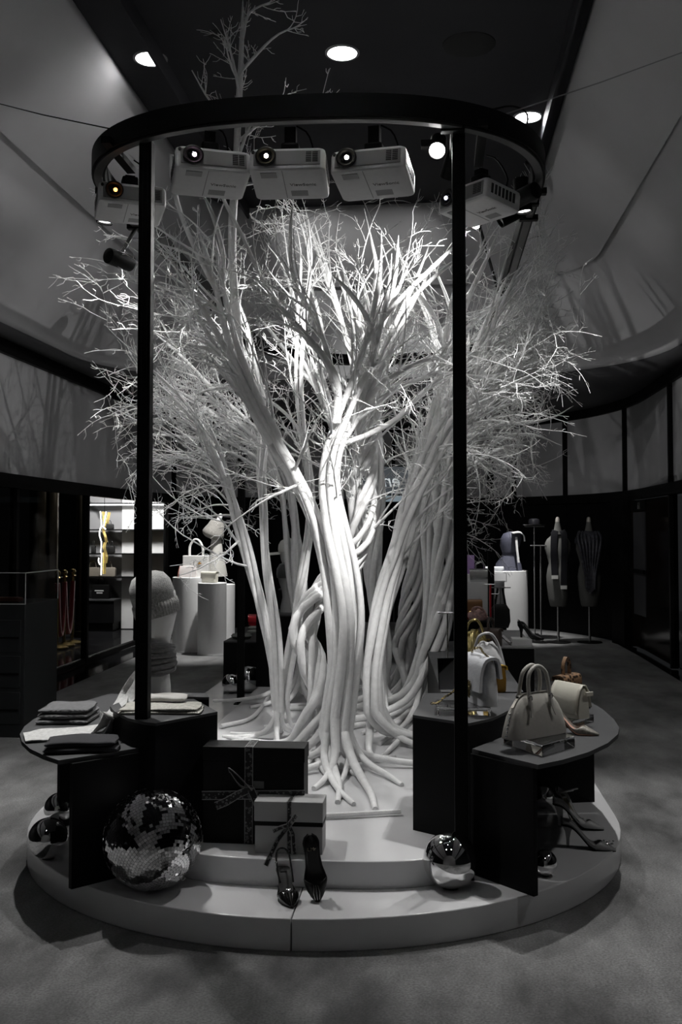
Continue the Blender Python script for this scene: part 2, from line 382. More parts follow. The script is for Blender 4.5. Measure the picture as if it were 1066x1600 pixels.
obj('leg_panel', panel((A[0]+.04, A[1]+.03), (B[0]-.005, B[1]-.0), .025, .12, Z1-.018), BLACK, t, world=True)
obj('leg_panel', panel((-1.32, 4.72), (-.96, 5.15), .025, .12, Z1-.018), BLACK, t, world=True)
A2, B2 = PZ(841, 1195, Z1)[:2], PZ(738, 1170, Z1)[:2]
t = thing('display_table', 'black crescent side table carrying the domed grey handbag', 'table', (1.1, 4.5, .12))
Rout = [PZ(x, y, Z1)[:2] for x, y in ((841, 1195), (880, 1187), (920, 1175), (950, 1161), (966, 1147), (968, 1137), (960, 1124), (942, 1108), (922, 1096))] + [(1.3, 5.6)]
poly = [tuple(p) for p in Rout] + [(.96, 5.5), (.9, 4.95), (.84, 4.6), tuple(B2)]
obj('table_top', MB().prism(poly, Z1-.018, Z1), TOPG, t, world=True)
obj('leg_panel', panel((A2[0]-.01, A2[1]+.02), B2, .025, .12, Z1-.018), BLACK, t, world=True)
bpf = PZ(928, 1252, .12)[:2]
obj('leg_panel', panel((.93, bpf[1]-.1), (bpf[0], bpf[1]), .025, .12, Z1-.018), BLACK, t, world=True)
# taller blocks behind them
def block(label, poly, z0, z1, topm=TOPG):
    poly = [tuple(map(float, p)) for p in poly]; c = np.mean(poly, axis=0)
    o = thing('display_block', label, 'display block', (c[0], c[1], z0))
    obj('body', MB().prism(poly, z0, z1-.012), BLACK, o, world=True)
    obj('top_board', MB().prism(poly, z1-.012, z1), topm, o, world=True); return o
Lf = [PZ(x, y, .75)[:2] for x, y in ((172, 1103), (178, 1111), (200, 1122), (225, 1128), (243, 1130), (340, 1112), (303, 1092), (200, 1092))]
block('tall black block carrying the beanie head form and cream knits', Lf, .12, .75)
far = [PZ(x, y, .735)[:2] for x, y in ((262, 1092), (303, 1092), (322, 1083), (300, 1072), (262, 1072))]
fr = PZ(323, 1083, .735); block('low black block tucked behind the beanie head form', [(-1.0, fr[1]-.12), (fr[0]+.04, fr[1]-.12), (fr[0], fr[1]), (-1.0, fr[1])], .12, .735)
Rf = [PZ(x, y, Z2)[:2] for x, y in ((645, 1117), (733, 1130), (770, 1122), (797, 1109), (812, 1100), (825, 1095), (818, 1083), (690, 1083), (665, 1083))]
block('tall black block carrying the white quilted chain bag', Rf, .12, Z2)
r2 = [PZ(818, 1081, Z2)[:2], PZ(762, 1000, Z2)[:2], (.42, 7.4), PZ(690, 1081, Z2)[:2]]
block('tapering black block behind the chain bag holding soft bags', r2, .12, Z2)
fb = PZ(835, 1011, Z2)[:2]
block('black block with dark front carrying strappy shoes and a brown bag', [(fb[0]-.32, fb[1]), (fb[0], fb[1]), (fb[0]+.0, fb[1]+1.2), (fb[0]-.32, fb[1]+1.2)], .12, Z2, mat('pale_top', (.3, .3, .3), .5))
# far left group
q = PZ(349, 1075, .12); block('low black block holding the beret beside a thin post', [(q[0], q[1]), (q[0]+.33, q[1]), (q[0]+.33, q[1]+.7), (q[0], q[1]+.7)], .12, .545)
QB = PZ(400, 1073, .23); block('tall black block carrying two capped head forms', [(QB[0], QB[1]), (QB[0]+.42, QB[1]), (QB[0]+.42, QB[1]+.6), (QB[0], QB[1]+.6)], .23, .84)
block('black block behind the twisted trunk with a pale leg form', [(QB[0]+.46, QB[1]+.5), (QB[0]+.8, QB[1]+.5), (QB[0]+.8, QB[1]+1.0), (QB[0]+.46, QB[1]+1.0)], .23, .88)
# ---- ring track, poles, cables
TX, TR, TY0, TY1, TZ = -.07, 1.08, 5.0, 9.0, 3.3
rg = thing('lighting_ring', 'black oval ceiling ring carrying projectors and spotlights', 'lighting ring', (TX, TY0, TZ))
def nose(x, off=0.0): return 4.02-off+(.95+off)*(1-max(0, 1-abs((x-TX)/(TR+off))**2.5)**(1/2.5))
def ring_poly(off):
    xs_ = TX-(TR+off)*np.cos(np.linspace(0, math.pi, 60)); f = [(x, nose(x, off)) for x in xs_]
    return f + [(TX+(TR+off)*math.cos(a), TY1+(TR+off)*math.sin(a)) for a in np.linspace(0, math.pi, 30)]
def ring(R0, R1, z0, z1):
    a, b_ = ring_poly(R0-TR), ring_poly(R1-TR); n = len(a); m = MB(); v = []; f = []
    for P, z in ((a, z0), (b_, z0), (b_, z1), (a, z1)): v += [(p[0], p[1], z) for p in P]
    for k in range(4):
        for i in range(n): f.append((k*n+i, k*n+(i+1) % n, ((k+1) % 4)*n+(i+1) % n, ((k+1) % 4)*n+i))
    return m.add(v, f)
obj('beam', ring(TR-.03, TR+.03, TZ-.05, TZ+.045), BLACKM, rg, world=True)
obj('track_rail', ring(TR-.018, TR+.018, TZ-.062, TZ-.05), STEEL if False else mat('dark_aluminium', (.09, .09, .09), .4, metal=.6), rg, world=True)
bk = Z1
for (px, py), z0, lab in (((-.75, 4.20), .12, 'black square post in front of the beanie head form'), ((.605, 4.22), .12, 'black square post in front of the quilted chain bag'),
                      ((-1.11, 8.2), .12, 'thin black post beside the low block with the beret'), ((.99, 8.9), .23, 'thin black post before the far pale pedestal')):
    o = thing('support_post', lab, 'post', (px, py, z0), 0, 'posts holding the lighting ring')
    obj('shaft', MB().box((-.028, -.028, 0), (.028, .028, TZ-.05-z0)), BLACKM, o, smooth=0, bevel=.003)
    for sx in (-1, 1): obj('groove_strip', MB().box((sx*.012-.002, -.0295, .02), (sx*.012+.002, -.028, TZ-.1-z0)), BLACK, o, smooth=0)
    obj('foot_plate', MB().box((-.05, -.05, 0), (.05, .05, .008)), BLACKM, o, smooth=0)
def ring_at(px, py=None, z=TZ):
    """point of the ring seen in the given column (front half)"""
    best = None
    for a in np.linspace(math.pi, 2*math.pi, 400):
        p = (TX+TR*math.cos(a), nose(TX+TR*math.cos(a)), z); d = abs(proj(p)[0]-px)
        if best is None or d < best[0]: best = (d, p, a)
    return best[1], best[2]
# ---- projectors
PROJ_BODY = mat('projector_grey', (.78, .78, .78), .5, noise=.03, nscale=40, bump=.1, bscale=600); PROJ_FACE = mat('projector_dark_face', (.27, .27, .27), .5)
PROJ_DARK = mat('projector_black', (.012, .012, .012), .4)
def projector(label, loc, rz, tilt, col, e, stem=.16):
    W, D, H = .31, .235, .098
    o = thing('projector', label, 'projector', loc, group='projectors hung from the ring', rot=(math.radians(tilt), 0, rz))
    sec = []
    def rr(w_, d_, r, z, y0=0):
        P = []
        for cx, cy, a0 in ((w_/2-r, d_-r, 0), (-w_/2+r, d_-r, 90), (-w_/2+r, r, 180), (w_/2-r, r, 270)):
            for k in range(5):
                a = math.radians(a0+22.5*k); P.append((cx+r*math.cos(a), y0+cy+r*math.sin(a), z))
        return P
    for s_, z in ((.93, 0), (.985, .006), (1, .016), (1, H-.02), (.98, H-.006), (.93, H)):
        sec.append(rr(W*s_, D*s_, .02, z, D*(1-s_)/2))
    obj('casing', MB().loft(sec), PROJ_BODY, o, bevel=0)
    obj('front_panel', MB().box((-W/2+.02, -.004, .018), (W/2-.02, .002, H-.016)), PROJ_FACE, o, bevel=.002)
    Mx = Matrix.Translation((-.085, 0, .055)) @ Matrix.Rotation(math.pi/2, 4, 'X')
    lr = obj('lens_ring', MB().lathe([(.030, 0), (.041, .002), (.042, .014), (.036, .016), (.028, .010), (.024, 0)], 28, M=Mx, caps=False), PROJ_DARK, o)
    Mb = Matrix.Translation((-.085, -.012, .055)) @ Matrix.Rotation(math.pi/2, 4, 'X')
    obj('lens', MB().lathe([(.0005, .008), (.012, .006), (.020, .001), (.024, -.004)], 24, M=Mb), mat('lens_glass', (.01, .01, .014), .04, spec=1), lr)
    gm = mat('lens_glow_%.2f_%.2f' % (col[0], col[2]), col, .3, emit=e, ecol=col)
    obj('lens_glow', MB().sphere((-.081, -.02, .05), .009, 12, 8), gm, lr)
    for k in range(2):
        for j in range(6): obj('vent_slot', MB().box((W/2-.078+k*.026, -.006, .03+j*.008), (W/2-.056+k*.026, -.003, .034+j*.008)), PROJ_DARK, o, smooth=0)
    for sx in (-1, 1):
        for j in range(7): obj('side_slot', MB().box((sx*W/2-.002, .03+j*.024, .03), (sx*W/2+.002, .044+j*.024, .075)), PROJ_DARK, o, smooth=0)
    obj('ceiling_hatch', MB().box((-.11, .022, -.0025), (-.045, .058, .004)), PROJ_FACE, o, smooth=0)
    obj('lamp_cover_seam', MB().box((-.022, .01, -.001), (-.019, D-.02, .004)), PROJ_FACE, o, smooth=0)
    tmesh = text_mesh('ViewSonic', .026, .0006); q = obj('lettering', tmesh, mat('print_grey', (.13, .13, .13), .6), o); q.location = (.055, .115, -.0008); q.rotation_euler = (math.pi, 0, 0)
    obj('rating_label', MB().box((.0, .16, -.001), (.07, .2, .002)), mat('label_grey', (.33, .33, .33), .6), o, smooth=0)
    obj('sensor', MB().lathe([(.007, 0), (.007, .006)], 10, M=Matrix.Translation((-.138, 0, .078)) @ Matrix.Rotation(math.pi/2, 4, 'X')), PROJ_DARK, o)
    mt_ = obj('mount', MB().box((-.05, .07, H), (.05, .17, H+.012)), BLACKM, o, smooth=0)
    Minv = Matrix.Rotation(-math.radians(tilt), 4, 'X')
    obj('mount_stem', MB().box((-.024, -.02, 0), (.024, .03, stem), Matrix.Translation((0, .12, H+.008)) @ Minv), BLACKM, mt_, bevel=.004)
    obj('mount_knuckle', MB().box((-.038, -.034, .03), (.038, .036, .075), Matrix.Translation((0, .12, H+.008)) @ Minv), BLACKM, mt_, bevel=.01)
    obj('power_cable', MB().tube(smooth_path([(.05, .2, H), (.09, .2, H+.07), (.07, .14, H+.15), (.02, .12, H+.18)], 10), .004, 6), BLACKM, mt_)
    M_ = Euler((math.radians(tilt), 0, rz)).to_matrix(); lp_ = Vector(loc)+M_ @ Vector((-.085, -.04, .055)); dd_ = M_ @ Vector((0, -1, .0))
    lamp('projector_beam', 'SPOT', lp_, lp_+dd_*2+Vector((0, 0, -.12)), LP['proj'], .01, 34, .3)
    return o
for px, py, rz, tl, back_, lab, col, e in ((196, 302, .42, -7, .32, 'pale projector with amber lens nearest the beanie side post', (1, .35, .08), 6),
        (328, 247, .36, -10, 0, 'pale projector with pinkish lens over the black gift box', (1, .7, .9), 14),
        (452, 245, .03, -12, 0, 'pale projector with warm lens at the middle of the row', (1, .9, .6), 14),
        (582, 245, -.16, -12, 0, 'pale projector facing forward with white lens beside the bright spotlight', (1, .97, .8), 16),
        (742, 303, -.80, -7, .42, 'pale projector turned aside behind the chain bag side post', (.8, .8, 1), 5)):
    rp_, ra_ = ring_at(px); lx, ly = rp_[0]+math.sin(rz)*.12, rp_[1]-math.cos(rz)*.12
    if back_: ly += back_; lx = PY(px+(12 if rz > 0 else -22), py, ly)[0]; single('cross_arm', MB().box((-.02, 0, TZ-.05), (.02, back_+.06, TZ-.02)).xf(Matrix.Translation((lx-math.sin(rz)*.12, ly+math.cos(rz)*.12-back_-.04, 0))), BLACKM, 'short black arm reaching in from the ring to the '+lab.split(' with')[0].split(' behind')[0]+(' with amber lens' if rz > 0 else ' turned aside'), 'arm', smooth=0)
    p = PY(px, py, ly); zz = p[2]-.05; projector(lab, (lx, ly, zz), rz, tl, col, e, max(.05, TZ-.05-(zz+.098+.008)))
# ---- spotlights on the ring
def spotlight(label, pos, target, length=.17, r=.042, lens='off', energy=0, angle=40, hang=None, size=.03, blend=.6):
    """cylinder lamp, pos = lens centre"""
    pos = Vector(tuple(map(float, pos))); d = (Vector(tuple(map(float, target)))-pos).normalized(); q = d.to_track_quat('Z', 'Y')
    o = thing('spotlight', label, 'spotlight', pos, group='spotlights on the ring and ceiling'); M = q.to_matrix().to_4x4()
    obj('housing', MB().lathe([(r*.5, -length), (r*.96, -length+.004), (r, -length+.02), (r, -.002), (r*.99, 0), (r*.86, -.002), (r*.8, -.02), (.001, -.02)], 28, M=M, caps=True), BLACKM, o)
    lm = {'off': mat('lens_off', (.05, .05, .05), .2), 'dim': LENSDIM, 'on': LENSON}[lens]
    obj('lens', MB().lathe([(.0005, -.012), (r*.82, -.012)], 24, M=M), lm, o)
    h = hang if hang is not None else (pos[0], pos[1], TZ-.06); back = -d*length*.55
    obj('bracket', MB().tube([tuple(back), tuple((back+Vector(h)-pos)/2+Vector((0, 0, .0))), tuple(Vector(h)-pos)], .011, 8), BLACKM, o)
    obj('adapter', MB().box((-.05, -.02, -.012), (.05, .02, .02), Matrix.Translation(Vector(h)-pos)), BLACKM, o, bevel=.003)
    if energy:
        l = lamp('spotlight_beam', 'SPOT', pos + d*.015, target, energy, size, angle, blend); l.parent = None
    return o
P_ = PY(683, 236, 4.30); spotlight('lit round spotlight glaring beside the post over the chain bag', P_, (P_[0]-.25, .4, .3), .15, .041, 'on', LP['front'], 70, hang=(P_[0]-.02, 4.32, TZ-.06))
P_ = PY(163, 349, 4.75); spotlight('lit downward spotlight under the amber lens projector', P_, (P_[0]-.35, P_[1]-.05, 0), .12, .04, 'dim', LP['left'], 110, hang=(P_[0], P_[1]+.02, TZ-.06))
P_ = PY(204, 412, 5.2); spotlight('dark tilted spotlight beside the beanie side post', P_, (XR, 12.6, 2.5), .16, .043, 'off', LP['door'], 38, hang=(TX-TR, 5.35, TZ-.06), size=.008, blend=.9)  # dark fixture; its beam is added to throw branch shadows on the door side
P_ = PY(800, 316, 4.95); spotlight('dark tilted spotlight hung beside the turned projector', P_, (XL, 10.4, 2.6), .17, .042, 'off', LP['side'], 42, hang=(TX+TR, 4.98, TZ-.06), size=.008, blend=.9)  # beam added to this dark fixture, casting branch shadows on the shop front screens
P_ = PY(820, 332, 5.15); spotlight('dark upright spotlight at the ring end over the crescent table', P_, (P_[0]+.35, P_[1], 0), .18, .042, 'dim', LP['right'], 110, hang=(TX+TR-.02, 5.15, TZ-.06))
P_ = PY(800, 338, 5.35); spotlight('dark level spotlight below the turned projector', PY(781, 345, 5.3), (-.6, 5.0, 2.4), .16, .04, 'off', 0, hang=(TX+TR, 5.4, TZ-.06))
KEY = (TX+TR-.35, 4.55, TZ-.12)
P_ = PY(310, 455, 7.3); spotlight('small lit spotlight glaring through the far branches', P_, (.5, 3.0, 1.0), .12, .04, 'on', LP['rim']*.5, 80, hang=(TX-TR, 7.4, TZ-.06))
P_ = PY(742, 352, 7.4); spotlight('lit spotlight hidden among the branches behind the turned projector', P_, (-.4, 5.6, 2.0), .12, .042, 'on', LP['rim'], 72, hang=(TX+TR, 7.5, TZ-.06))
P_ = Vector((.56, 4.42, TZ-.17)); spotlight('dark spotlight clamped over the tall block with the chain bag', P_, PY(528, 790, 5.6), .12, .036, 'off', LP['key'], 30, hang=(.58, nose(.58)+.02, TZ-.06), blend=.8)
# ---- cables to the walls, loose cables on the ring
for a, b_, lab in ((PY(205, 208, 4.3), PY(-40, 152, 5.5), 'thin black guy wire running from the ring to the pale cove'), (PY(722, 201, 4.3), PY(1110, 66, 5.6), 'thin steel guy wire running from the post top to the door side')):
    single('guy_wire', MB().tube([a, (a+b_)/2-np.array([0, 0, .01]), b_], .0035, 6), BLACKM if a[0] < 0 else STEEL, lab, 'wire')
for pts, lab in ((((722, 196), (745, 178), (775, 170), (800, 166), (822, 175), (824, 192), (812, 212)), 'black cable looping over the ring near the turned projector'), (((200, 196), (212, 186), (222, 188), (214, 200)), 'black cable loop lying on the ring near the amber lens projector'),
                 (((345, 162), (358, 157), (372, 159), (378, 164)), 'short black cable hump on the ring above the row')):
    single('power_cable', MB().tube(smooth_path([PY(x, y, 4.25+.12*i) for i, (x, y) in enumerate(pts)], 16), .005, 6), BLACKM, lab, 'cable')
# ---- ceiling downlights and speaker
for px, py, lab in ((535, 83, 'lit round downlight in the middle of the black ceiling'), (825, 183, 'lit round downlight by the far end of the ceiling'), (235, 92, 'lit round downlight half behind the pale cove edge')):
    p = PZ(px, py, 4.995); o = thing('downlight', lab, 'downlight', p, group='ceiling downlights')
    obj('bezel', MB().lathe([(.105, -.004), (.125, -.004), (.125, .004), (.105, .004)], 28, caps=False), mat('bezel_white', (.3, .3, .3), .5), o)
    obj('diffuser', MB().lathe([(.0005, -.003), (.108, -.003)], 28), mat('downlight_glow', (1, 1, 1), .4, emit=9), o)
    lamp('downlight_beam', 'SPOT', (p[0], p[1], 4.97), (p[0], p[1], 0), LP['downlight'], .1, 85, .7)
for x, y, lb_ in ((-1.0, 1.2, 'on the shop front side'), (.9, 1.2, 'on the door side'), (-.16, 3.2, 'nearest the ring')):  # lamps added out of view to light the foreground carpet
    o = thing('downlight', 'added unseen downlight over the open carpet '+lb_, 'downlight', (x, y, 4.995), group='added downlights over the open carpet')
    obj('diffuser', MB().lathe([(.0005, -.003), (.108, -.003)], 28), MATS['downlight_glow'], o)
    lamp('downlight_beam', 'SPOT', (x, y, 4.97), (x, y, 0), LP['downlight']*.1, .1, 85, .7)
p = PZ(733, 70, 4.998); o = thing('ceiling_speaker', 'large dark round speaker grille in the black ceiling', 'speaker', p)
obj('grille', MB().lathe([(.0005, -.008), (.15, -.008), (.185, -.004), (.19, .002)], 32), mat('speaker_black', (.008, .008, .008), .7), o)
p = PZ(340, 55, 4.998); o = thing('ceiling_speaker', 'small dark round grille behind the tall branch tip', 'speaker', p)
obj('grille', MB().lathe([(.0005, -.008), (.06, -.008), (.075, .002)], 24), MATS['speaker_black'], o)
# ================================================================== WHITE TREES
ZF = .23
def V3(a): return np.array(a, float)
class Tree:
    def __init__(s, label, base):
        s.o = thing('white_tree', label, 'tree', base, group='white painted display trees'); s.tw = MB(); s.d = V3(base); s.nb = 0
    def tube(s, name, P, R, n=8):
        m = MB().tube(P, R, n); obj(name, m, TREE, s.o, world=True, smooth=60)
    def limb(s, pts, n, rb, rs, twist=0.0, roots=True, spread=(.3, .8), tip=1.5, tips=None, flare=1.0, branch=6, blen=(.4, .8), bt=.5, droop=0.0, rdir=None, dens=1.0, stubs=1):
        C = smooth_path([PY(*p) for p in pts], 46); N = len(C); T = np.gradient(C, axis=0); T /= np.linalg.norm(T, axis=1)[:, None]
        L = np.r_[0, np.cumsum(np.linalg.norm(np.diff(C, axis=0), axis=1))]; L /= L[-1]
        u = np.cross(T[0], [0, 1., 0]); u /= np.linalg.norm(u); fr = []
        for i in range(N):
            u = u-T[i]*(u@T[i]); u /= np.linalg.norm(u); fr.append((u.copy(), np.cross(T[i], u)))
        if n > 1: rb = rb*1.22; rs = min(rs, max(.0155, .62*rb*math.sin(math.pi/n)*1.12))
        ends = []
        for k in range(n):
            th0 = 2*math.pi*k/n + rng.uniform(-.2, .2); end = 1.0 if k == 0 else rng.uniform(.78, 1.0); wob = rng.uniform(0, 6.28, 3)
            P, R = [], []
            for i in range(N):
                t = L[i]
                if t > end: break
                a = th0 + twist*2*math.pi*min(t/.6, 1.0) + .35*math.sin(3*t+wob[0])
                top = max(0, (t-.55)/.45)
                o = rb*(.62 + .13*math.sin(9*t+wob[1])) * (1 + tip*top**1.5) if n > 1 else rb*.15
                P.append(C[i] + o*(fr[i][0]*math.cos(a)+fr[i][1]*math.sin(a)))
                e = (end-t)/.12; R.append(rs*(1-.55*t)*(1 if e > 1 else max(.12, e**.7)) * (1+.07*math.sin(23*t+wob[2])))
            P = np.array(P); R = np.array(R)
            if roots:
                i0 = int(rng.integers(0, 3)); b0 = P[i0]; t0 = P[min(i0+2, len(P)-1)]-b0; t0 /= np.linalg.norm(t0); g = np.array([b0[0], b0[1], ZF]); h = b0[2]-ZF
                ang = rng.uniform(0, 6.28) if rdir is None else rng.uniform(*rdir)
                d = np.array([math.cos(ang), math.sin(ang), 0]); ln = rng.uniform(*spread); side = np.array([-d[1], d[0], 0])*rng.uniform(-.18, .18)
                rp = [g+d*ln+side*1.5+[0, 0, rs*.35], g+d*ln*.70+side*.8+[0, 0, rs*.6+.03*h], g+d*ln*.38+side*.3+[0, 0, rs*.6+.13*h], g+d*ln*.14+[0, 0, .42*h]]
                rp = smooth_path(rp + [b0, P[i0+1]], 22)[:-3]
                rp[:, 2] = np.maximum(rp[:, 2], ZF+rs*.35); P = P[i0:]; R = R[i0:]
                P = np.vstack([rp, P]); R = np.r_[np.linspace(.5, 1, len(rp))*R[0], R]
            s.tube('strand', P, R, 9); ends.append((P, R))
            for _ in range(stubs): 
                i = min(int(len(P)*rng.uniform(.62, .93)), len(P)-3); (s.stub(P[i], P[i+1]-P[i-1], min(R[i]*1.2, .022)) if P[i][2] > 2.15 else None)
            if branch:
                M_ = len(P)
                for _ in range(branch):
                    i = int(M_*rng.uniform(bt if not roots else .3+.7*bt, .97)); i = min(max(i, 1), M_-2)
                    s.branch(P[i], P[i+1]-P[i-1], R[i], rng.uniform(*blen), dens, droop=droop)
        return ends
    def stub(s, p0, td, r):
        """bare stem with a pointed end"""
        out = (p0-V3([-.05, 6.3, 0]))*[1, 1, 0]; out /= np.linalg.norm(out)+1e-6; d = td/np.linalg.norm(td)+out*rng.uniform(-.1, .5)+rng.normal(0, .25, 3); d[2] = abs(d[2]); d /= np.linalg.norm(d); n = 12; l = rng.uniform(.45, 1.0); P = [p0]; cv_ = rng.normal(0, .07, 3)
        for i in range(n):
            d = d+V3([0, 0, .03])+cv_+rng.normal(0, .03, 3); d /= np.linalg.norm(d); q = P[-1]+d*l/n
            if q[1] < 4.85: d[1] = abs(d[1])
            if q[2] > 3.8 or q[0] > 1.15 or q[0] < -1.55: break
            P.append(P[-1]+d*l/n)
        if len(P) > 5: s.tube('stem', P, r*np.r_[np.linspace(.8, .75, len(P)-3), .6, .4, .1], 7)
    def branch(s, p0, tdir, r0, length, dens=1.0, thick=None, droop=0.0):
        ax = V3([-.05, 6.3, 0]); out = (p0-ax)*[1, 1, 0]; out /= np.linalg.norm(out)+1e-6; td = tdir/np.linalg.norm(tdir)
        d = td*.55 + out*rng.uniform(.2, .9) + rng.normal(0, .38, 3) + V3([0, 0, rng.uniform(-.05, .55)-droop])
        d /= np.linalg.norm(d); r = min(r0*.55, thick or rng.uniform(.005, .011)); n = 9; P = [p0]; cur = rng.normal(0, .10, 3)
        for i in range(n):
            d = d + cur*.6 + rng.normal(0, .05, 3); d /= np.linalg.norm(d); q = P[-1]+d*length/n
            if q[1] < 4.75: d[1] = abs(d[1])*.5+.2
            if q[0] > 1.2: d[0] = -abs(d[0])*.3
            if q[0] < -1.5: d[0] = abs(d[0])*.3
            if q[0] > .62 and q[1] < 5.75 and q[2] > 2.5: d += V3([-.1, .35, -.12]); d /= np.linalg.norm(d)
            if q[2] > 3.95: d[2] = -.1
            P.append(P[-1]+d*length/n)
        P = np.array(P); R = r*np.linspace(1, .28, n+1); s.tube('branch', P, R, 6); s.nb += 1
        k = int(length*7.5*dens)
        for j in range(k):
            t = rng.uniform(.12, 1.0)*n; i = min(int(t), n-1); q = P[i]+(P[i+1]-P[i])*(t-i); s.twig(q, P[i+1]-P[i], rng.uniform(.14, .42)*(1.1-.4*t/n), max(.0018, R[i]*.42))
        s.twig(P[-1], P[-1]-P[-2], rng.uniform(.15, .3), R[-1])
    def twig(s, p0, td, length, r):
        d = td/np.linalg.norm(td)*.8 + rng.normal(0, .5, 3) + V3([0, 0, .12]); d /= np.linalg.norm(d); n = 6; P = [p0]; c = rng.normal(0, .16, 3)
        r = min(max(r, .0019), .0042)
        for i in range(n):
            d = d+c*.5+rng.normal(0, .11, 3); d /= np.linalg.norm(d); P.append(P[-1]+d*length/n)
        P = np.array(P); R = r*np.linspace(1, .55, n+1); s.tw.tube(P, R, 4, False)
        for j in range(int(length/.05)):
            i = rng.integers(1, n); e = rng.normal(0, 1, 3); t = P[i]-P[i-1]; t /= np.linalg.norm(t); e -= t*(e@t); e /= np.linalg.norm(e)
            l = rng.uniform(.022, .075); v1 = t*.5+e*.85; v2 = t*.9+e*.35+rng.normal(0, .2, 3); q1 = P[i]+v1*l*.55; q2 = q1+v2*l*.5
            s.tw.tube([P[i], q1, q2], [r*.8, r*.7, r*.5], 3, False)
    def done(s):
        o = obj('twigs', s.tw, TREE, s.o, world=True, smooth=0); o['kind'] = 'stuff'
        o.data.polygons.foreach_set('use_smooth', [True]*len(o.data.polygons))
# 1 the bright front tree
T = Tree('bright white tree in front with a smooth S shaped trunk', PZ(545, 1190, ZF))
T.limb([(538, 1160, 5.6), (544, 1090, 5.6), (549, 1030, 5.62), (553, 960, 5.65), (545, 890, 5.65), (530, 820, 5.65), (520, 760, 5.65), (528, 700, 5.65), (556, 645, 5.7), (588, 570, 5.8), (622, 495, 5.9), (652, 430, 6.0), (675, 370, 6.05)],
       5, .048, .030, .22, spread=(.35, .95), tip=1.2, branch=3, bt=.5, rdir=(-2.2, .6), dens=.9)
T.limb([(526, 1160, 5.52), (534, 1090, 5.52), (540, 1030, 5.52), (541, 960, 5.52), (530, 890, 5.52), (516, 820, 5.52), (510, 750, 5.52), (518, 700, 5.5), (540, 640, 5.5), (568, 570, 5.5), (590, 490, 5.5), (602, 420, 5.5), (605, 362, 5.5)],
       2, .034, .028, .15, spread=(.35, .85), tip=.6, branch=2, bt=.55, rdir=(-2.4, 0))
T.limb([(510, 1160, 5.62), (518, 1090, 5.62), (524, 1040, 5.62), (520, 970, 5.6), (510, 890, 5.6), (490, 810, 5.58), (455, 735, 5.55), (415, 668, 5.5), (375, 590, 5.45), (338, 520, 5.4), (300, 455, 5.35), (262, 400, 5.3)],
       4, .044, .028, .25, spread=(.35, .85), tip=1.5, branch=5, bt=.5, rdir=(-3.4, -.9), dens=1.1)
T.limb([(430, 690, 5.5), (395, 620, 5.45), (372, 560, 5.42), (352, 490, 5.4), (335, 420, 5.38), (320, 352, 5.36)], 2, .03, .026, 0, False, tip=.5, branch=4, bt=.3)
T.limb([(380, 600, 5.45), (372, 520, 5.5), (366, 440, 5.5), (364, 360, 5.5), (368, 290, 5.5), (373, 190, 5.5), (378, 90, 5.5), (381, -5, 5.5)], 1, .03, .03, 0, False, branch=0)
for px, py, qx, qy, l in ((372, 300, 320, 290, .5), (372, 290, 410, 300, .45), (374, 240, 450, 150, .55), (376, 160, 345, 30, .5), (375, 200, 300, 110, .6), (378, 110, 470, 40, .5), (379, 60, 430, 0, .3), (374, 220, 520, 160, .5), (376, 130, 350, 60, .4)):
    a = PY(px, py, 5.5); b_ = PY(qx, qy, 5.5+rng.uniform(-.25, .25)); n = 8; P = smooth_path([a, (a+b_)/2+rng.normal(0, .03, 3), b_], n+1)
    T.tube('branch', P, np.linspace(.011, .003, n+1), 6)
    for j in range(8):
        i = rng.integers(1, n); T.twig(P[i], P[i+1]-P[i], rng.uniform(.08, .22), .003)
T.limb([(526, 660, 5.45), (528, 605, 5.4), (508, 560, 5.35), (470, 515, 5.3), (440, 480, 5.28), (414, 445, 5.25)], 1, .02, .028, 0, False, branch=5, bt=.3)
T.limb([(525, 610, 5.4), (512, 550, 5.38), (494, 500, 5.36), (470, 460, 5.34), (452, 445, 5.33)], 1, .02, .020, 0, False, branch=4, bt=.3)
for pts in ([(560, 640, 5.70), (592, 606, 5.72), (620, 585, 5.7), (670, 562, 5.85), (740, 552, 6.0), (830, 552, 6.1), (920, 556, 6.2)], [(548, 665, 5.68), (590, 628, 5.7), (640, 600, 5.7), (690, 585, 5.8), (750, 590, 5.95), (800, 600, 6.05)], [(533, 695, 5.66), (575, 680, 5.68), (620, 655, 5.7), (660, 615, 5.8), (720, 570, 5.95), (800, 530, 6.1), (900, 515, 6.2)]):
    T.limb(pts, 1, .02, .017, 0, False, branch=7, bt=.25, blen=(.3, .6))
T.done()
# 2 the rope-like twisted trunk
T = Tree('twisted rope like white trunk winding behind the front tree', PZ(498, 1185, ZF))
T.limb([(486, 1150, 5.8), (500, 1090, 5.8), (486, 1035, 5.8), (474, 990, 5.8), (492, 945, 5.85), (528, 900, 5.95), (560, 850, 6.0), (566, 790, 6.0), (568, 730, 6.05), (575, 660, 6.1), (585, 570, 6.2), (570, 460, 6.3), (545, 340, 6.4)],
       8, .082, .026, 2.4, spread=(.4, 1.0), tip=1.4, branch=4, bt=.5, rdir=(2.2, 5.0))
T.done()
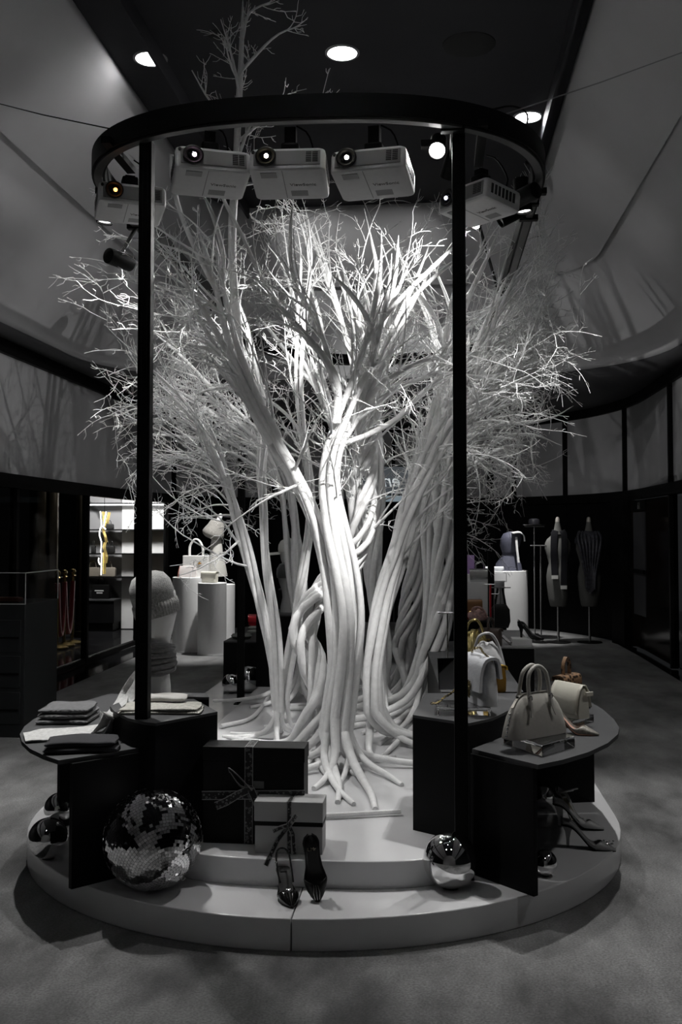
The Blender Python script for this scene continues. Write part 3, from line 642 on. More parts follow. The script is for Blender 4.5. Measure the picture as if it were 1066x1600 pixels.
# 3 the slim forked stems
T = Tree('slim forked white stems beside the rope like trunk', PZ(437, 1160, ZF))
T.limb([(436, 1125, 6.3), (430, 1060, 6.3), (422, 1000, 6.3), (405, 935, 6.3), (388, 870, 6.28), (370, 810, 6.25), (354, 755, 6.2), (330, 695, 6.15), (298, 640, 6.1), (250, 590, 6.0), (195, 540, 5.95)], 4, .032, .019, .7, spread=(.2, .5), tip=2.0, branch=10, bt=.5, droop=.3, dens=1.3)
T.limb([(438, 1125, 6.3), (436, 1060, 6.3), (430, 980, 6.3), (418, 890, 6.3), (411, 810, 6.3), (407, 740, 6.3), (412, 670, 6.3), (400, 590, 6.25), (380, 510, 6.2), (350, 440, 6.15)], 3, .028, .018, .6, spread=(.2, .5), tip=1.6, branch=6, bt=.5)
T.limb([(442, 1125, 6.3), (448, 1060, 6.32), (460, 985, 6.35), (474, 900, 6.4), (484, 830, 6.4), (484, 760, 6.4), (474, 680, 6.4), (468, 600, 6.4), (474, 500, 6.4), (482, 400, 6.45), (470, 320, 6.45)], 3, .028, .018, .7, spread=(.2, .5), tip=1.6, branch=5, bt=.45)
T.done()
# 4 the leaning middle trunk
T = Tree('leaning white trunk forking toward the door side', PZ(588, 1170, ZF))
T.limb([(586, 1110, 6.2), (582, 1050, 6.2), (588, 990, 6.2), (600, 925, 6.22), (618, 865, 6.22), (636, 800, 6.22), (662, 735, 6.2), (695, 668, 6.1), (735, 625, 6.1), (790, 575, 6.15), (850, 530, 6.2)], 5, .055, .032, .5, spread=(.3, .9), tip=1.6, branch=6, bt=.5, rdir=(-2.0, 1.0), dens=1.2)
T.limb([(592, 1110, 6.32), (588, 1040, 6.32), (598, 960, 6.32), (622, 880, 6.32), (640, 800, 6.32), (660, 720, 6.32), (682, 640, 6.3), (700, 560, 6.3), (716, 480, 6.3), (745, 400, 6.3), (765, 335, 6.3)], 3, .045, .030, .4, spread=(.3, .9), tip=1.6, branch=5, bt=.45)
T.limb([(700, 640, 6.2), (740, 560, 6.2), (775, 490, 6.2), (805, 430, 6.2), (825, 405, 6.2)], 3, .04, .020, .3, False, tip=1.0, branch=5, bt=.3)
T.limb([(690, 690, 6.1), (740, 650, 6.1), (800, 610, 6.15), (860, 560, 6.2), (880, 540, 6.2)], 2, .04, .022, .3, False, tip=1.0, branch=11, bt=.2, dens=1.3, droop=.35)
T.done()
# 5 broad stranded column
T = Tree('broad stranded white column behind the chain bag post', PZ(640, 1150, ZF))
T.limb([(672, 1040, 6.9), (686, 980, 6.9), (694, 910, 6.9), (696, 840, 6.9), (692, 770, 6.9), (692, 700, 6.85), (712, 630, 6.8), (755, 570, 6.7), (810, 500, 6.6), (845, 440, 6.5)], 8, .088, .028, .8, spread=(.5, 1.2), tip=1.5, branch=5, bt=.5, rdir=(1.9, 4.6), dens=1.2)
T.limb([(660, 1050, 7.1), (672, 980, 7.1), (674, 900, 7.1), (668, 820, 7.1), (672, 750, 7.05), (690, 680, 7.0), (700, 600, 7.0), (690, 500, 7.0), (650, 400, 7.0)], 4, .06, .026, .6, spread=(.5, 1.2), tip=1.4, branch=5, bt=.45, rdir=(1.9, 4.6))
T.done()
# 6 far bright braid
T = Tree('far brightly lit braided white trunk', PZ(640, 1090, ZF))
T.limb([(628, 1010, 8.0), (640, 950, 8.0), (648, 900, 8.0), (645, 850, 8.0), (652, 800, 8.0), (675, 745, 8.0), (715, 690, 7.9), (770, 650, 7.7), (840, 640, 7.5), (880, 620, 7.4)], 7, .075, .028, 1.6, spread=(.5, 1.1), tip=1.8, branch=6, bt=.5, dens=1.3)
T.limb([(640, 1010, 8.1), (655, 930, 8.1), (660, 850, 8.1), (700, 760, 8.1), (760, 700, 8.0), (820, 680, 7.9), (870, 700, 7.8)], 3, .05, .024, .8, spread=(.5, 1.1), tip=1.6, branch=13, bt=.45, dens=1.3, droop=.4)
T.done()
# 7 shaded trunk in the middle
T = Tree('shaded white trunk between the front tree and leaning trunk', PZ(590, 1130, ZF))
T.limb([(602, 1040, 7.2), (594, 970, 7.2), (584, 900, 7.2), (586, 830, 7.2), (590, 760, 7.2), (584, 690, 7.2), (570, 600, 7.15), (548, 500, 7.1), (520, 400, 7.0), (500, 320, 7.0)], 5, .06, .028, .9, spread=(.5, 1.1), tip=1.5, branch=6, bt=.45)
T.limb([(560, 1040, 7.4), (556, 960, 7.4), (552, 880, 7.4), (545, 800, 7.4), (530, 700, 7.3), (500, 600, 7.2), (460, 500, 7.1), (430, 420, 7.0), (405, 385, 7.0)], 3, .05, .024, .6, spread=(.5, 1.1), tip=1.5, branch=6, bt=.45)
T.done()
# 8 far stem on the knitwear side
T = Tree('far slender white trunk spreading behind the forked stems', PZ(470, 1110, ZF))
T.limb([(472, 1030, 7.6), (468, 960, 7.6), (458, 890, 7.6), (452, 820, 7.6), (440, 750, 7.5), (405, 690, 7.4), (350, 640, 7.2), (290, 590, 7.1), (230, 560, 7.0)], 4, .055, .024, .6, spread=(.4, .9), tip=1.8, branch=13, bt=.45, dens=1.3, droop=.12)
T.limb([(478, 1030, 7.7), (476, 940, 7.7), (470, 850, 7.7), (450, 760, 7.6), (400, 720, 7.5), (340, 690, 7.4), (270, 660, 7.3)], 2, .04, .022, .4, spread=(.4, .9), tip=1.6, branch=12, bt=.45, dens=1.3, droop=.1)
T.done()
# root loops lying on the step
for k, (a, h, b_, lab) in enumerate((((385, 1262), (470, 1275), (626, 1268), 'white root strand curving on the step before the trunk'), ((345, 1135), (395, 1120), (425, 1080), 'white root strand arching beside the forked stems'))):
    P = smooth_path([PZ(*a, ZF+.016), PZ(*h, ZF+.016), PZ(*b_, ZF+.018)], 20)
    single('root_strand', MB().tube(P, np.linspace(.016, .012, 20), 8), TREE, lab, 'root')
# ================================================================== THINGS ON THE ISLAND
# ---- mirror ball
c = PZ(238, 1389, .12); BR = .197
mbll = thing('mirror_ball', 'large mirror ball resting against the knitwear table panel', 'mirror ball', (c[0], c[1]+.0, .12), rot=(0, 0, 0))
RM = Euler((math.radians(118), 0, math.radians(35))).to_matrix().to_4x4(); CT = Vector((0, 0, BR+.002))
obj('core', MB().sphere((0, 0, BR+.002), BR-.004, 40, 24), mat('ball_core', (.05, .05, .05), .5), mbll)
tl = MB(); rows = 48
for i in range(rows):
    la = -math.pi/2 + math.pi*(i+.5)/rows; n = max(4, int(round(2*math.pi*BR*math.cos(la)/.0132)))
    for j in range(n):
        lo = 2*math.pi*(j+.5*(i % 2))/n; e = Vector((math.cos(la)*math.cos(lo), math.cos(la)*math.sin(lo), math.sin(la)))
        u = Vector((-math.sin(lo), math.cos(lo), 0)); v = e.cross(u); nn = (e + u*rng.normal(0, .035) + v*rng.normal(0, .035)).normalized()
        u = (u-nn*u.dot(nn)).normalized(); v = nn.cross(u); h = .0061; cc = e*(BR-.001)
        q = [RM @ (cc+u*a*h+v*b_*h*.97) + CT for a, b_ in ((-1, -1), (1, -1), (1, 1), (-1, 1))]
        q2 = [RM @ (cc+u*a*h+v*b_*h*.97-e*.003) + CT for a, b_ in ((-1, -1), (1, -1), (1, 1), (-1, 1))]
        tl.add(q+q2, [(0, 1, 2, 3), (0, 4, 5, 1), (1, 5, 6, 2), (2, 6, 7, 3), (3, 7, 4, 0)])
o = obj('mirror_tiles', tl, MIRROR, mbll, smooth=0); o['kind'] = 'stuff'
pr = RM @ Vector((0, 0, 1)); pr = Vector((.72, -.45, -.58)).normalized()
obj('hanging_ring', MB().tube([tuple(CT+pr*(BR+.012)+Vector((.011*math.cos(a), 0, .011*math.sin(a)))) for a in np.linspace(0, 6.2832, 17)], .0018, 6), STEEL, mbll)
# ---- chrome spheres
for px, py, z, r, lab in ((75, 1341, .12, .087, 'chrome ball in front at the rim beside the black panel'), (93, 1287, .12, .075, 'chrome ball half hidden behind the black panel'), (704, 1387, .12, .110, 'large chrome ball before the post of the chain bag'),
                          (848, 1262, .12, .062, 'chrome ball deep under the crescent table'), (852, 1368, .12, .052, 'chrome ball under the crescent table by the panel edge'), (362, 1083, .12, .086, 'small chrome ball beside the far thin post'), (388, 1082, .12, .12, 'bigger chrome ball behind the far thin post')):
    p = PZ(px, py, z); o = thing('chrome_ball', lab, 'ball', p, group='chrome balls on the plinth')
    obj('shell', MB().sphere((0, 0, r), r, 40, 24), CHROME, o); obj('base_ring', MB().lathe([(r*.2, 0), (r*.3, .0), (r*.3, .004), (r*.2, .004)], 20, caps=False), BLACKM, o)
# ---- gift boxes
def ribbon_mat():
    m = mat('printed_ribbon', (.012, .012, .012), .4); nt = m.node_tree; b = nt.nodes['Principled BSDF']
    tc = nt.nodes.new('ShaderNodeTexCoord'); vo = nt.nodes.new('ShaderNodeTexVoronoi'); vo.inputs['Scale'].default_value = 75
    nt.links.new(tc.outputs['Object'], vo.inputs['Vector']); cr = nt.nodes.new('ShaderNodeValToRGB'); e = cr.color_ramp
    e.elements[0].position = .0; e.elements[0].color = (.12, .12, .12, 1); e.elements[1].position = .5; e.elements[1].color = (.01, .01, .01, 1)
    for p_, c_ in ((.16, .015), (.26, .2), (.36, .2), (.40, .01)): q = e.elements.new(p_); q.color = (c_, c_, c_, 1)
    nt.links.new(vo.outputs['Distance'], cr.inputs[0]); nt.links.new(cr.outputs[0], b.inputs['Base Color']); return m
RIB = ribbon_mat(); RIBE = mat('ribbon_edge', (.28, .28, .28), .4)
def rib_part(parent, pts, wd, width, name='ribbon'):
    o = obj(name, MB().ribbon(pts, wd, width, .0015), RIB, parent, smooth=50)
    for sg in (-1, 1):
        P = [Vector(p) for p in pts]; W = wd if isinstance(wd, list) else [wd]*len(P); E_ = []
        for i, p in enumerate(P):
            t = (P[min(i+1, len(P)-1)]-P[max(i-1, 0)]).normalized(); wv = Vector(W[i]); wv = (wv-t*wv.dot(t)).normalized(); E_.append(p+wv*sg*(width/2))
        obj('ribbon_edge', MB().ribbon(E_, wd, .0035, .0025), RIBE, o, smooth=50)
    return o
p0, p1 = PZ(316, 1317, .23), PZ(478, 1317, .23); W_, H_, D_ = p1[0]-p0[0], .405, .14
g = thing('gift_box', 'large black gift box tied with a patterned ribbon', 'gift box', ((p0[0]+p1[0])/2, p0[1], .23))
GB = mat('black_card', (.005, .005, .005), .5, spec=.2)
obj('box', MB().box((-W_/2+.003, .003, 0), (W_/2-.003, D_-.003, H_-.06)), GB, g, bevel=.002); obj('lid', MB().box((-W_/2, 0, H_-.06), (W_/2, D_, H_)), GB, g, bevel=.002)
rx = PZ(390, 1317, .23)[0]-(p0[0]+p1[0])/2; kz = .235
rib_part(g, [(rx, -.003, .004), (rx, -.003, H_+.002), (rx, D_, H_+.002)], (1, 0, 0), .033)
rib_part(g, [(-W_/2-.001, -.005, kz-.035), (W_/2+.001, -.005, kz-.02)], (0, 0, 1), .034)
kn = Vector((rx+.01, -.012, kz))
lp = smooth_path([kn, kn+Vector((-.04, -.03, .02)), kn+Vector((-.085, -.02, .075)), kn+Vector((-.075, -.035, .085)), kn+Vector((-.03, -.045, .05)), kn+Vector((0, -.01, 0))], 16)
rib_part(g, [Vector(p) for p in lp], (.1, -.8, .4), .026, 'bow_loop')
rib_part(g, [kn, kn+Vector((-.05, -.02, -.02)), kn+Vector((-.10, -.025, -.05)), kn+Vector((-.145, -.02, -.07))], (.35, 0, .93), .03, 'bow_tail')
rib_part(g, [kn, kn+Vector((.02, -.02, -.03)), kn+Vector((.045, -.02, -.09))], (1, 0, .2), .028, 'bow_tail')
obj('knot', MB().sphere(tuple(kn), .016, 14, 10, (1, .7, .9)), RIB, g); obj('gift_tag', MB().box((kn[0]+.01, -.004, kz+.0), (kn[0]+.055, -.0025, kz+.03)), mat('tag_grey', (.12, .12, .12), .5), g)
p0, p1 = PZ(397, 1333, .23), PZ(506, 1333, .23); W_, H_, D_ = p1[0]-p0[0], .212, .13
g = thing('gift_box', 'smaller white gift box with a dark band and patterned bow', 'gift box', ((p0[0]+p1[0])/2, p0[1], .23))
WC = mat('white_card', (.42, .42, .42), .55)
obj('box', MB().box((-W_/2+.003, .003, 0), (W_/2-.003, D_-.003, .118)), WC, g, bevel=.002); obj('band', MB().box((-W_/2+.001, .0, .112), (W_/2-.001, D_, .13)), GB, g, bevel=.001)
obj('lid', MB().box((-W_/2, -.002, .13), (W_/2, D_+.002, H_)), WC, g, bevel=.003)
rx = PZ(453, 1333, .23)[0]-(p0[0]+p1[0])/2
rib_part(g, [(rx, -.006, .004), (rx, -.006, H_+.002), (rx+.004, D_, H_+.002)], (1, 0, 0), .018)
kn = Vector((rx+.0, -.014, .121))
rib_part(g, [kn+Vector((.035, -.03, .05)), kn, kn+Vector((-.04, -.03, -.05)), kn+Vector((-.085, -.06, -.145))], (.8, 0, -.55), .018, 'bow_tail')
rib_part(g, [kn, kn+Vector((-.03, -.02, -.005)), kn+Vector((-.062, -.02, -.02))], (.2, 0, 1), .016, 'bow_loop')
rib_part(g, [kn, kn+Vector((.02, -.02, -.03)), kn+Vector((.026, -.02, -.11))], (1, .2, 0), .016, 'bow_tail')
obj('knot', MB().sphere(tuple(kn), .012, 12, 8), RIB, g)
# ---- shoes
def shoe(label, loc, rz, L=.245, hh=.085, m=None, style='pump', ins=None, group=None, rot=None, sole=None, heelr=.006, wide=1.0):
    """toe along +x, heel at x=0, ground z=0"""
    o = thing('high_heel_shoe', label, 'shoe', loc, rz, group, rot); n = 22; K = 15; secs = []; inn = []; bot = []
    slope = lambda x: hh*(.5+.5*math.cos(math.pi*min(1, max(0, (x-.10)/.58)))) if x > .10 else hh+.0
    def wd(x):
        return float(np.interp(x, [0, .04, .12, .3, .45, .65, .8, .92, 1.0], [.006, .019, .026, .023, .026, .037, .030, .017, .004]))*L/.245*wide
    def th(x): return float(np.interp(x, [0, .12, .35, .55, .72, .88, 1], [.062, .058, .038, .034, .040, .022, .007]))
    start = 0 if style in ('pump', 'strap') else .42
    for i in range(n+1):
        x = start+(1-start)*i/n; z = slope(x); w_ = wd(x); t = th(x)
        if style in ('sling',): t = t*float(np.interp(x, [.42, .55, .7], [.25, .8, 1]))
        op = float(np.interp(x, [0, .05, .5, .62, .74], [1.35, 1.75, 1.75, 1.3, .02])); sec = []
        for k in range(K):
            a = op+(2*math.pi-2*op)*k/(K-1); sa, ca = math.sin(a), math.cos(a)
            zz = z+t/2+t/2*ca if ca < 0 else z+t/2+t/2*ca
            yy = w_*math.copysign(abs(sa)**.6, sa)
            sec.append((x*L, yy, max(zz, z)))
        secs.append(sec)
    obj('upper', MB().loft(secs, closed=False, caps=False), m, o, smooth=70, solid=.0022)
    for i in range(n+1):
        x = i/n; z = slope(x)+.0015; w_ = wd(x)*.93; inn.append([(x*L, -w_, z), (x*L, w_, z), (x*L, w_, z+.003), (x*L, -w_, z+.003)])
        z2 = slope(x)-.004; bot.append([(x*L, -w_, z2), (x*L, w_, z2), (x*L, w_, z2+.005), (x*L, -w_, z2+.005)])
    obj('insole', MB().loft(inn), ins or m, o); obj('sole', MB().loft(bot), sole or BLACKM, o)
    hx = .03
    obj('heel', MB().loft([[(hx+dx*s_, dy*s_*.9, z) for dx, dy in ((-.020, -.4*.04), (.022, -.4*.03), (.022, .4*.03), (-.020, .4*.04))] for z, s_ in ((hh-.002, 1.15), (hh*.72, .62), (hh*.4, .36), (0, heelr/.02))]), m, o, smooth=60)
    return o
PATENT = mat('black_patent', (.006, .006, .006), .08, coat=.6); SUEDE = mat('black_leather', (.008, .008, .008), .35)
a, b_ = PZ(424, 1380, .12), PZ(460, 1409, .12); rz = math.atan2(b_[1]-a[1], b_[0]-a[0]) - .25
s1 = shoe('black patent slingback shoe standing on the lower step', (b_[0]-.24*math.cos(rz), b_[1]-.24*math.sin(rz)-.07, .125), rz, .24, .075, PATENT, 'sling', SUEDE, wide=1.2)
obj('heel_strap', MB().tube(smooth_path([(.125, -.026, .055), (.07, -.028, .092), (.015, -.024, .135), (-.006, 0, .146), (.015, .024, .135), (.07, .028, .092), (.125, .026, .055)], 26), .0038, 8), PATENT, s1)
obj('buckle', MB().sphere((.05, -.029, .107), .006, 10, 8), STEEL, s1); obj('toe_badge', MB().prism([(0, -.008), (.014, 0), (0, .008)], 0, .002).xf(Matrix.Translation((.165, 0, .042)) @ Matrix.Rotation(.35, 4, 'Y')), STEEL, s1)
# pointed pump leaning on the riser, seen from above
tp = PZ(497, 1409, .12); s2 = shoe('black pointed pump leaning heel up against the step riser', (0, 0, 0), 0, .235, .085, SUEDE, 'pump', mat('black_lining', (.006, .006, .006), .6), wide=1.3)
Xd = (Vector((.035, -.1, -.19))).normalized(); Zd = Vector((.05, -.9, .45)); Zd = (Zd-Xd*Zd.dot(Xd)).normalized(); Yd = Zd.cross(Xd)
R3 = Matrix((Xd, Yd, Zd)).transposed(); s2.rotation_euler = R3.to_euler(); s2.location = Vector((tp[0], tp[1], .117)) - R3 @ Vector((.235, 0, .0))
for dy in (-.012, 0, .012): obj('piping', MB().tube([(.178, dy*.6, .040), (.205, dy, .030), (.228, dy*.7, .017)], .0012, 6), STEEL, s2)
tmm = text_mesh('L.Mr', .018, .0004); q = obj('lettering', tmm, mat('gilt_print', (.45, .42, .33), .4), s2); q.location = (.055, 0, .0955); q.rotation_euler = (0, .12, math.pi/2)
SILV = mat('pale_satin', (.55, .55, .55), .4); NUDE = mat('nude_sole', (.12, .10, .06), .5)
a = PZ(872, 1310, .12); shoe('grey satin heel with crystals under the crescent table', (a[0], a[1]-.12, .12), -.15, .24, .1, mat('grey_satin', (.30, .30, .30), .35), 'pump', GB)
o = SC.objects[[x.name for x in SC.objects if x.name.startswith('high_heel_shoe')][-1]]
cr = MB()
for k in range(22): cr.sphere((.205+rng.uniform(-.028, .025), rng.uniform(-.018, .018), .028+rng.uniform(-.004, .01)), rng.uniform(.003, .006), 6, 4)
oc = obj('crystals', cr, mat('crystal', (.8, .8, .8), .05, metal=1), o, smooth=0); oc['kind'] = 'stuff'
a = PZ(885, 1300, .12); o = shoe('pale satin pump lying on its side under the crescent table', (a[0]-.05, a[1]+.1, .125), -.25, .24, .1, SILV, 'pump', GB)
a = PZ(884, 1292, .12); o = shoe('pale strappy heel standing upright behind the satin pump', (a[0]-.02, a[1]+.16, .12), -.95, .235, .115, SILV, 'pump', NUDE, sole=NUDE)
for dz, dx in ((.02, .02), (.045, .05)): obj('ankle_strap', MB().tube([(dx+.045+.034*math.cos(t), .034*math.sin(t), .13+dz*.6+.012*math.cos(t)) for t in np.linspace(0, 6.283, 22)], .0035, 6), SILV, o)
# ---- folded knits
def folded(name, label, cat, loc, rz, w_, d_, h, m, layers=2, sk=0.0, group=None, irr=.006):
    o = thing(name, label, cat, loc, rz, group); t = h/layers
    for k in range(layers):
        mb = MB(); secs = []; z0 = k*t; ww, dd = w_*(1-.04*k+rng.uniform(-.02, .02)), d_*(1-.05*k)
        N, M2 = 16, 20; ph = rng.uniform(0, 6, 4)
        for i in range(N+1):
            u = i/N*2-1; e = (1-abs(u)**6)**.5 if abs(u) < 1 else 0; hx = .5*ww*u; sec = []
            for j in range(M2):
                a = 2*math.pi*j/M2; cy = math.copysign(abs(math.cos(a))**.35, math.cos(a)); sz = math.copysign(abs(math.sin(a))**.55, math.sin(a))
                yy = .5*dd*cy*(.93+.07*e)+irr*math.sin(4*u+ph[0]); zz = z0+t/2+.5*t*sz*(.35+.65*e)*.98
                if sz > 0: zz += irr*.9*(math.sin(3.2*u+2.5*cy+ph[1])*.6+math.sin(5*cy+ph[2])*.4)*e*.6
                sec.append((hx+sk*k+irr*math.sin(3*cy+ph[3]), yy, max(zz, z0+.0005)))
            secs.append(sec)
        mb.loft(secs); obj('folded_layer', mb, m, o, smooth=60)
    return o
KN_D = ribbed('dark_wool', (.014, .014, .018), 90, 'X', strength=.2); KN_G = ribbed('grey_wool', (.15, .15, .155), 70, 'Y'); KN_C = ribbed('cream_wool', (.52, .51, .46), 60, 'X'); KN_L = ribbed('pale_wool', (.55, .55, .54), 90, 'X')
p = PZ(126, 1173, Z1); folded('folded_sweater', 'folded dark navy sweater at the front of the crescent table', 'sweater', (p[0], p[1]+.03, Z1), .25, .30, .19, .05, KN_D, 2)
p = PZ(108, 1125, Z1); folded('folded_sweater', 'folded mid grey cardigan at the back of the crescent table', 'sweater', (p[0], p[1]+.0, Z1), .1, .25, .26, .075, KN_G, 3)
p = PZ(252, 1112, .75); folded('folded_scarf', 'folded cream scarf beneath the head form', 'scarf', (p[0], p[1]+.02, .75), .1, .36, .20, .028, KN_C, 2)
p = PZ(265, 1102, .75); folded('folded_scarf', 'smaller cream beret lying on the cream scarf', 'hat', (p[0]-.01, p[1]-.02, .779), .1, .19, .14, .022, mat('cream_felt', (.45, .44, .42), .9, bump=.3, bscale=200), 1)
# ---- head form with beanie, cowl and trailing scarf
HY = PZ(247, 1094, .75)[1]+.12; hb = PY(247, 1060, HY)
hf = thing('head_form', 'white abstract head form wearing nothing but its plain stem', 'head form', (hb[0], HY, .75))
tag(hf, 'tall white head form standing on the block behind the post')
obj('stem', MB().lathe([(.062, 0), (.064, .004), (.060, .06), (.052, .14), (.049, .20), (.056, .26), (.072, .33), (.088, .40), (.092, .45), (.08, .51), (.05, .545), (.005, .56)], 32), WHITEM, hf)
bn = thing('beanie', 'grey ribbed wool beanie on the white head form', 'hat', (hb[0]-.005, HY, .75+.40))
BEAN = mat('beanie_wool', (.36, .36, .35), .95, noise=.25, nscale=120, bump=.6, bscale=220, sheen=.3)
tm_ = Matrix.Rotation(math.radians(-14), 4, 'Y') @ Matrix.Rotation(math.radians(6), 4, 'X')
obj('crown', MB().lathe([(.100, .0), (.106, .05), (.108, .10), (.102, .15), (.080, .187), (.045, .205), (.003, .212)], 36, M=tm_), BEAN, bn, smooth=60)
cuffp = MB(); secs = []
for j, (r, z) in enumerate([(.096, -.012), (.108, -.010), (.112, .025), (.111, .055), (.106, .062), (.100, .056)]):
    secs.append([tuple(tm_ @ Vector(((r+.0022*math.cos(44*a))*math.cos(a), (r+.0022*math.cos(44*a))*math.sin(a), z))) for a in np.linspace(0, 2*math.pi, 176, endpoint=False)])
obj('ribbed_cuff', cuffp.loft(secs, caps=False), BEAN, bn, smooth=60)
sc_ = thing('scarf', 'grey and pale scarf wound on the head form and trailing onto the table', 'scarf', (hb[0], HY, .75+.10))
cw = MB()
for k, (z, r) in enumerate(((.03, .068), (.052, .072), (.074, .070), (.096, .074), (.118, .071), (.142, .070))):
    cw.tube([((r+.006*math.sin(3*a+k))*math.cos(a), (r+.006*math.sin(3*a+k))*math.sin(a), z+.012*math.sin(a+k*.7)) for a in np.linspace(0, 2*math.pi, 40)], .0165, 8)
obj('wound_folds', cw, ribbed('cowl_wool', (.16, .16, .165), 60, 'Z'), sc_, smooth=60)
SCM = ribbed('scarf_knit', (.56, .56, .55), 110, 'Y', strength=.3)
pp = [PY(224, 1040, HY-.07), PY(208, 1062, HY-.10), PY(192, 1090, HY-.14), PZ(176, 1118, Z1+.09), PZ(158, 1138, Z1+.035), PZ(132, 1142, Z1+.020), PZ(95, 1146, Z1+.014), PZ(60, 1149, Z1+.014), PZ(38, 1152, Z1+.010)]
wds = [Vector((.75, .35, .45))*(1-t)+Vector((.2, 1, .05))*t for t in np.clip(np.linspace(0, 1, 44)*2-.35, 0, 1)]
o = obj('trailing_end', MB().ribbon([Vector(p) for p in smooth_path(pp, 44)], wds, np.interp(np.linspace(0, 1, 44), [0, .2, .45, .6, 1], [.03, .05, .12, .19, .19]), .005), SCM, sc_, world=True, smooth=70)
pp = [PY(226, 1042, HY-.08), PY(214, 1070, HY-.12), PY(198, 1098, HY-.18), PZ(180, 1126, Z1+.06), PZ(160, 1145, Z1+.02), PZ(135, 1152, Z1+.010)]
wds = [Vector((.75, .35, .45))*(1-t)+Vector((.2, 1, .05))*t for t in np.clip(np.linspace(0, 1, 30)*2-.5, 0, 1)]
obj('trailing_end', MB().ribbon([Vector(p) for p in smooth_path(pp, 30)], wds, np.interp(np.linspace(0, 1, 30), [0, .3, 1], [.03, .05, .10]), .005), SCM, sc_, world=True, smooth=70)
obj('knot', MB().sphere((-.075, -.02, .075), .03, 16, 10, (1, .8, 1.2)), MATS['cowl_wool'], sc_)
# ---- acrylic risers and bags on the right-hand tables
def riser(label, loc, rz, w_, d_, h):
    return single('acrylic_riser', MB().box((-w_/2, -d_/2, 0), (w_/2, d_/2, h)).xf(Matrix.Translation(tuple(map(float, loc))) @ Matrix.Rotation(rz, 4, 'Z')), ACRYL, label, 'riser', 'clear acrylic risers', smooth=0, bevel=.003)
GREYL = mat('grey_grained_leather', (.42, .405, .37), .5, noise=.05, nscale=60, bump=.2, bscale=500)
IVORY = mat('ivory_leather', (.62, .60, .52), .45, bump=.12, bscale=400); WHL = mat('white_leather', (.62, .63, .66), .4, bump=.15, bscale=90)
f1 = PZ(787, 1163, Z1); f2 = PZ(848, 1183, Z1); f3 = PZ(899, 1168, Z1)
f4 = f1+f3-f2
single('acrylic_riser', MB().prism([tuple(f[:2]) for f in (f1, f2, f3, f4)], Z1+.001, Z1+.05), ACRYL, 'thick acrylic riser under the domed grey handbag', 'riser', 'clear acrylic risers', smooth=0, bevel=.003)
ga, gb_ = PZ(806, 1159, Z1+.052), PZ(891, 1144, Z1+.052); brz = math.atan2(gb_[1]-ga[1], gb_[0]-ga[0]); GWd = float(np.hypot(*(gb_-ga)[:2])); gc_ = (ga+gb_)/2 + np.array([-math.sin(brz), math.cos(brz), 0])*.05
bag = thing('handbag', 'domed grey leather handbag with two rolled handles on an acrylic riser', 'handbag', (gc_[0], gc_[1], Z1+.052), brz)
bw, bh, bd = GWd, .175, .105; secs = []
prof = [(0, 1.0, 1.0), (.03, 1.02, 1.0), (.25, .97, .92), (.5, .90, .78), (.7, .80, .60), (.85, .68, .42), (.95, .55, .25), (1.0, .42, .12)]
for zt, sw, sd in prof:
    P = []
    for k in range(28):
        a = 2*math.pi*k/28; ca, sa = math.cos(a), math.sin(a)
        P.append((bw/2*sw*math.copysign(abs(ca)**.45, ca), bd/2*sd*math.copysign(abs(sa)**.5, sa), bh*zt))
    secs.append(P)
obj('body', MB().loft(secs), GREYL, bag, smooth=50)
zp = [(bw/2*sw*1.005, 0, bh*zt) for zt, sw, sd in prof[4:]]
obj('zip', MB().ribbon([Vector((-x, y, z+.004)) for x, y, z in zp]+[Vector((0, 0, bh+.004))]+[Vector((x, y, z+.004)) for x, y, z in zp[::-1]], (0, 1, 0), .014, .003), mat('zip_metal', (.35, .33, .3), .35, metal=.8), bag)
for sy in (-1, 1):
    hp = [(-.062, sy*.036, bh*.70), (-.062, sy*.030, bh*.95), (-.060, sy*.022, bh+.05), (-.045, sy*.018, bh+.095), (0, sy*.016, bh+.118), (.045, sy*.018, bh+.095), (.060, sy*.022, bh+.05), (.062, sy*.030, bh*.95), (.062, sy*.036, bh*.70)]
    h_ = obj('handle', MB().tube(smooth_path(hp, 30), .0085, 10), GREYL, bag)
    for sx in (-1, 1):
        obj('handle_tab', MB().ribbon([Vector((sx*.062, sy*.040, bh*.86)), Vector((sx*.064, sy*.048, bh*.66)), Vector((sx*.074, sy*.056, bh*.5))], (1, 0, 0), .012, .004), GREYL, h_)
        obj('handle_ring', MB().tube([(sx*.062+.011*math.cos(a), sy*.036, bh*.93+.011*math.sin(a)) for a in np.linspace(0, 6.283, 14)], .0025, 6), STEEL, h_)
for k in range(7): obj('stud', MB().sphere((-bw/2*(1.01-.02*k), -.0, bh*(.08+.085*k)), .0055, 8, 6), STEEL, bag)
obj('zip_pull', MB().box((-bw/2*.62, -.006, bh*.86), (-bw/2*.62+.004, .006, bh*.98)), STEEL, bag)
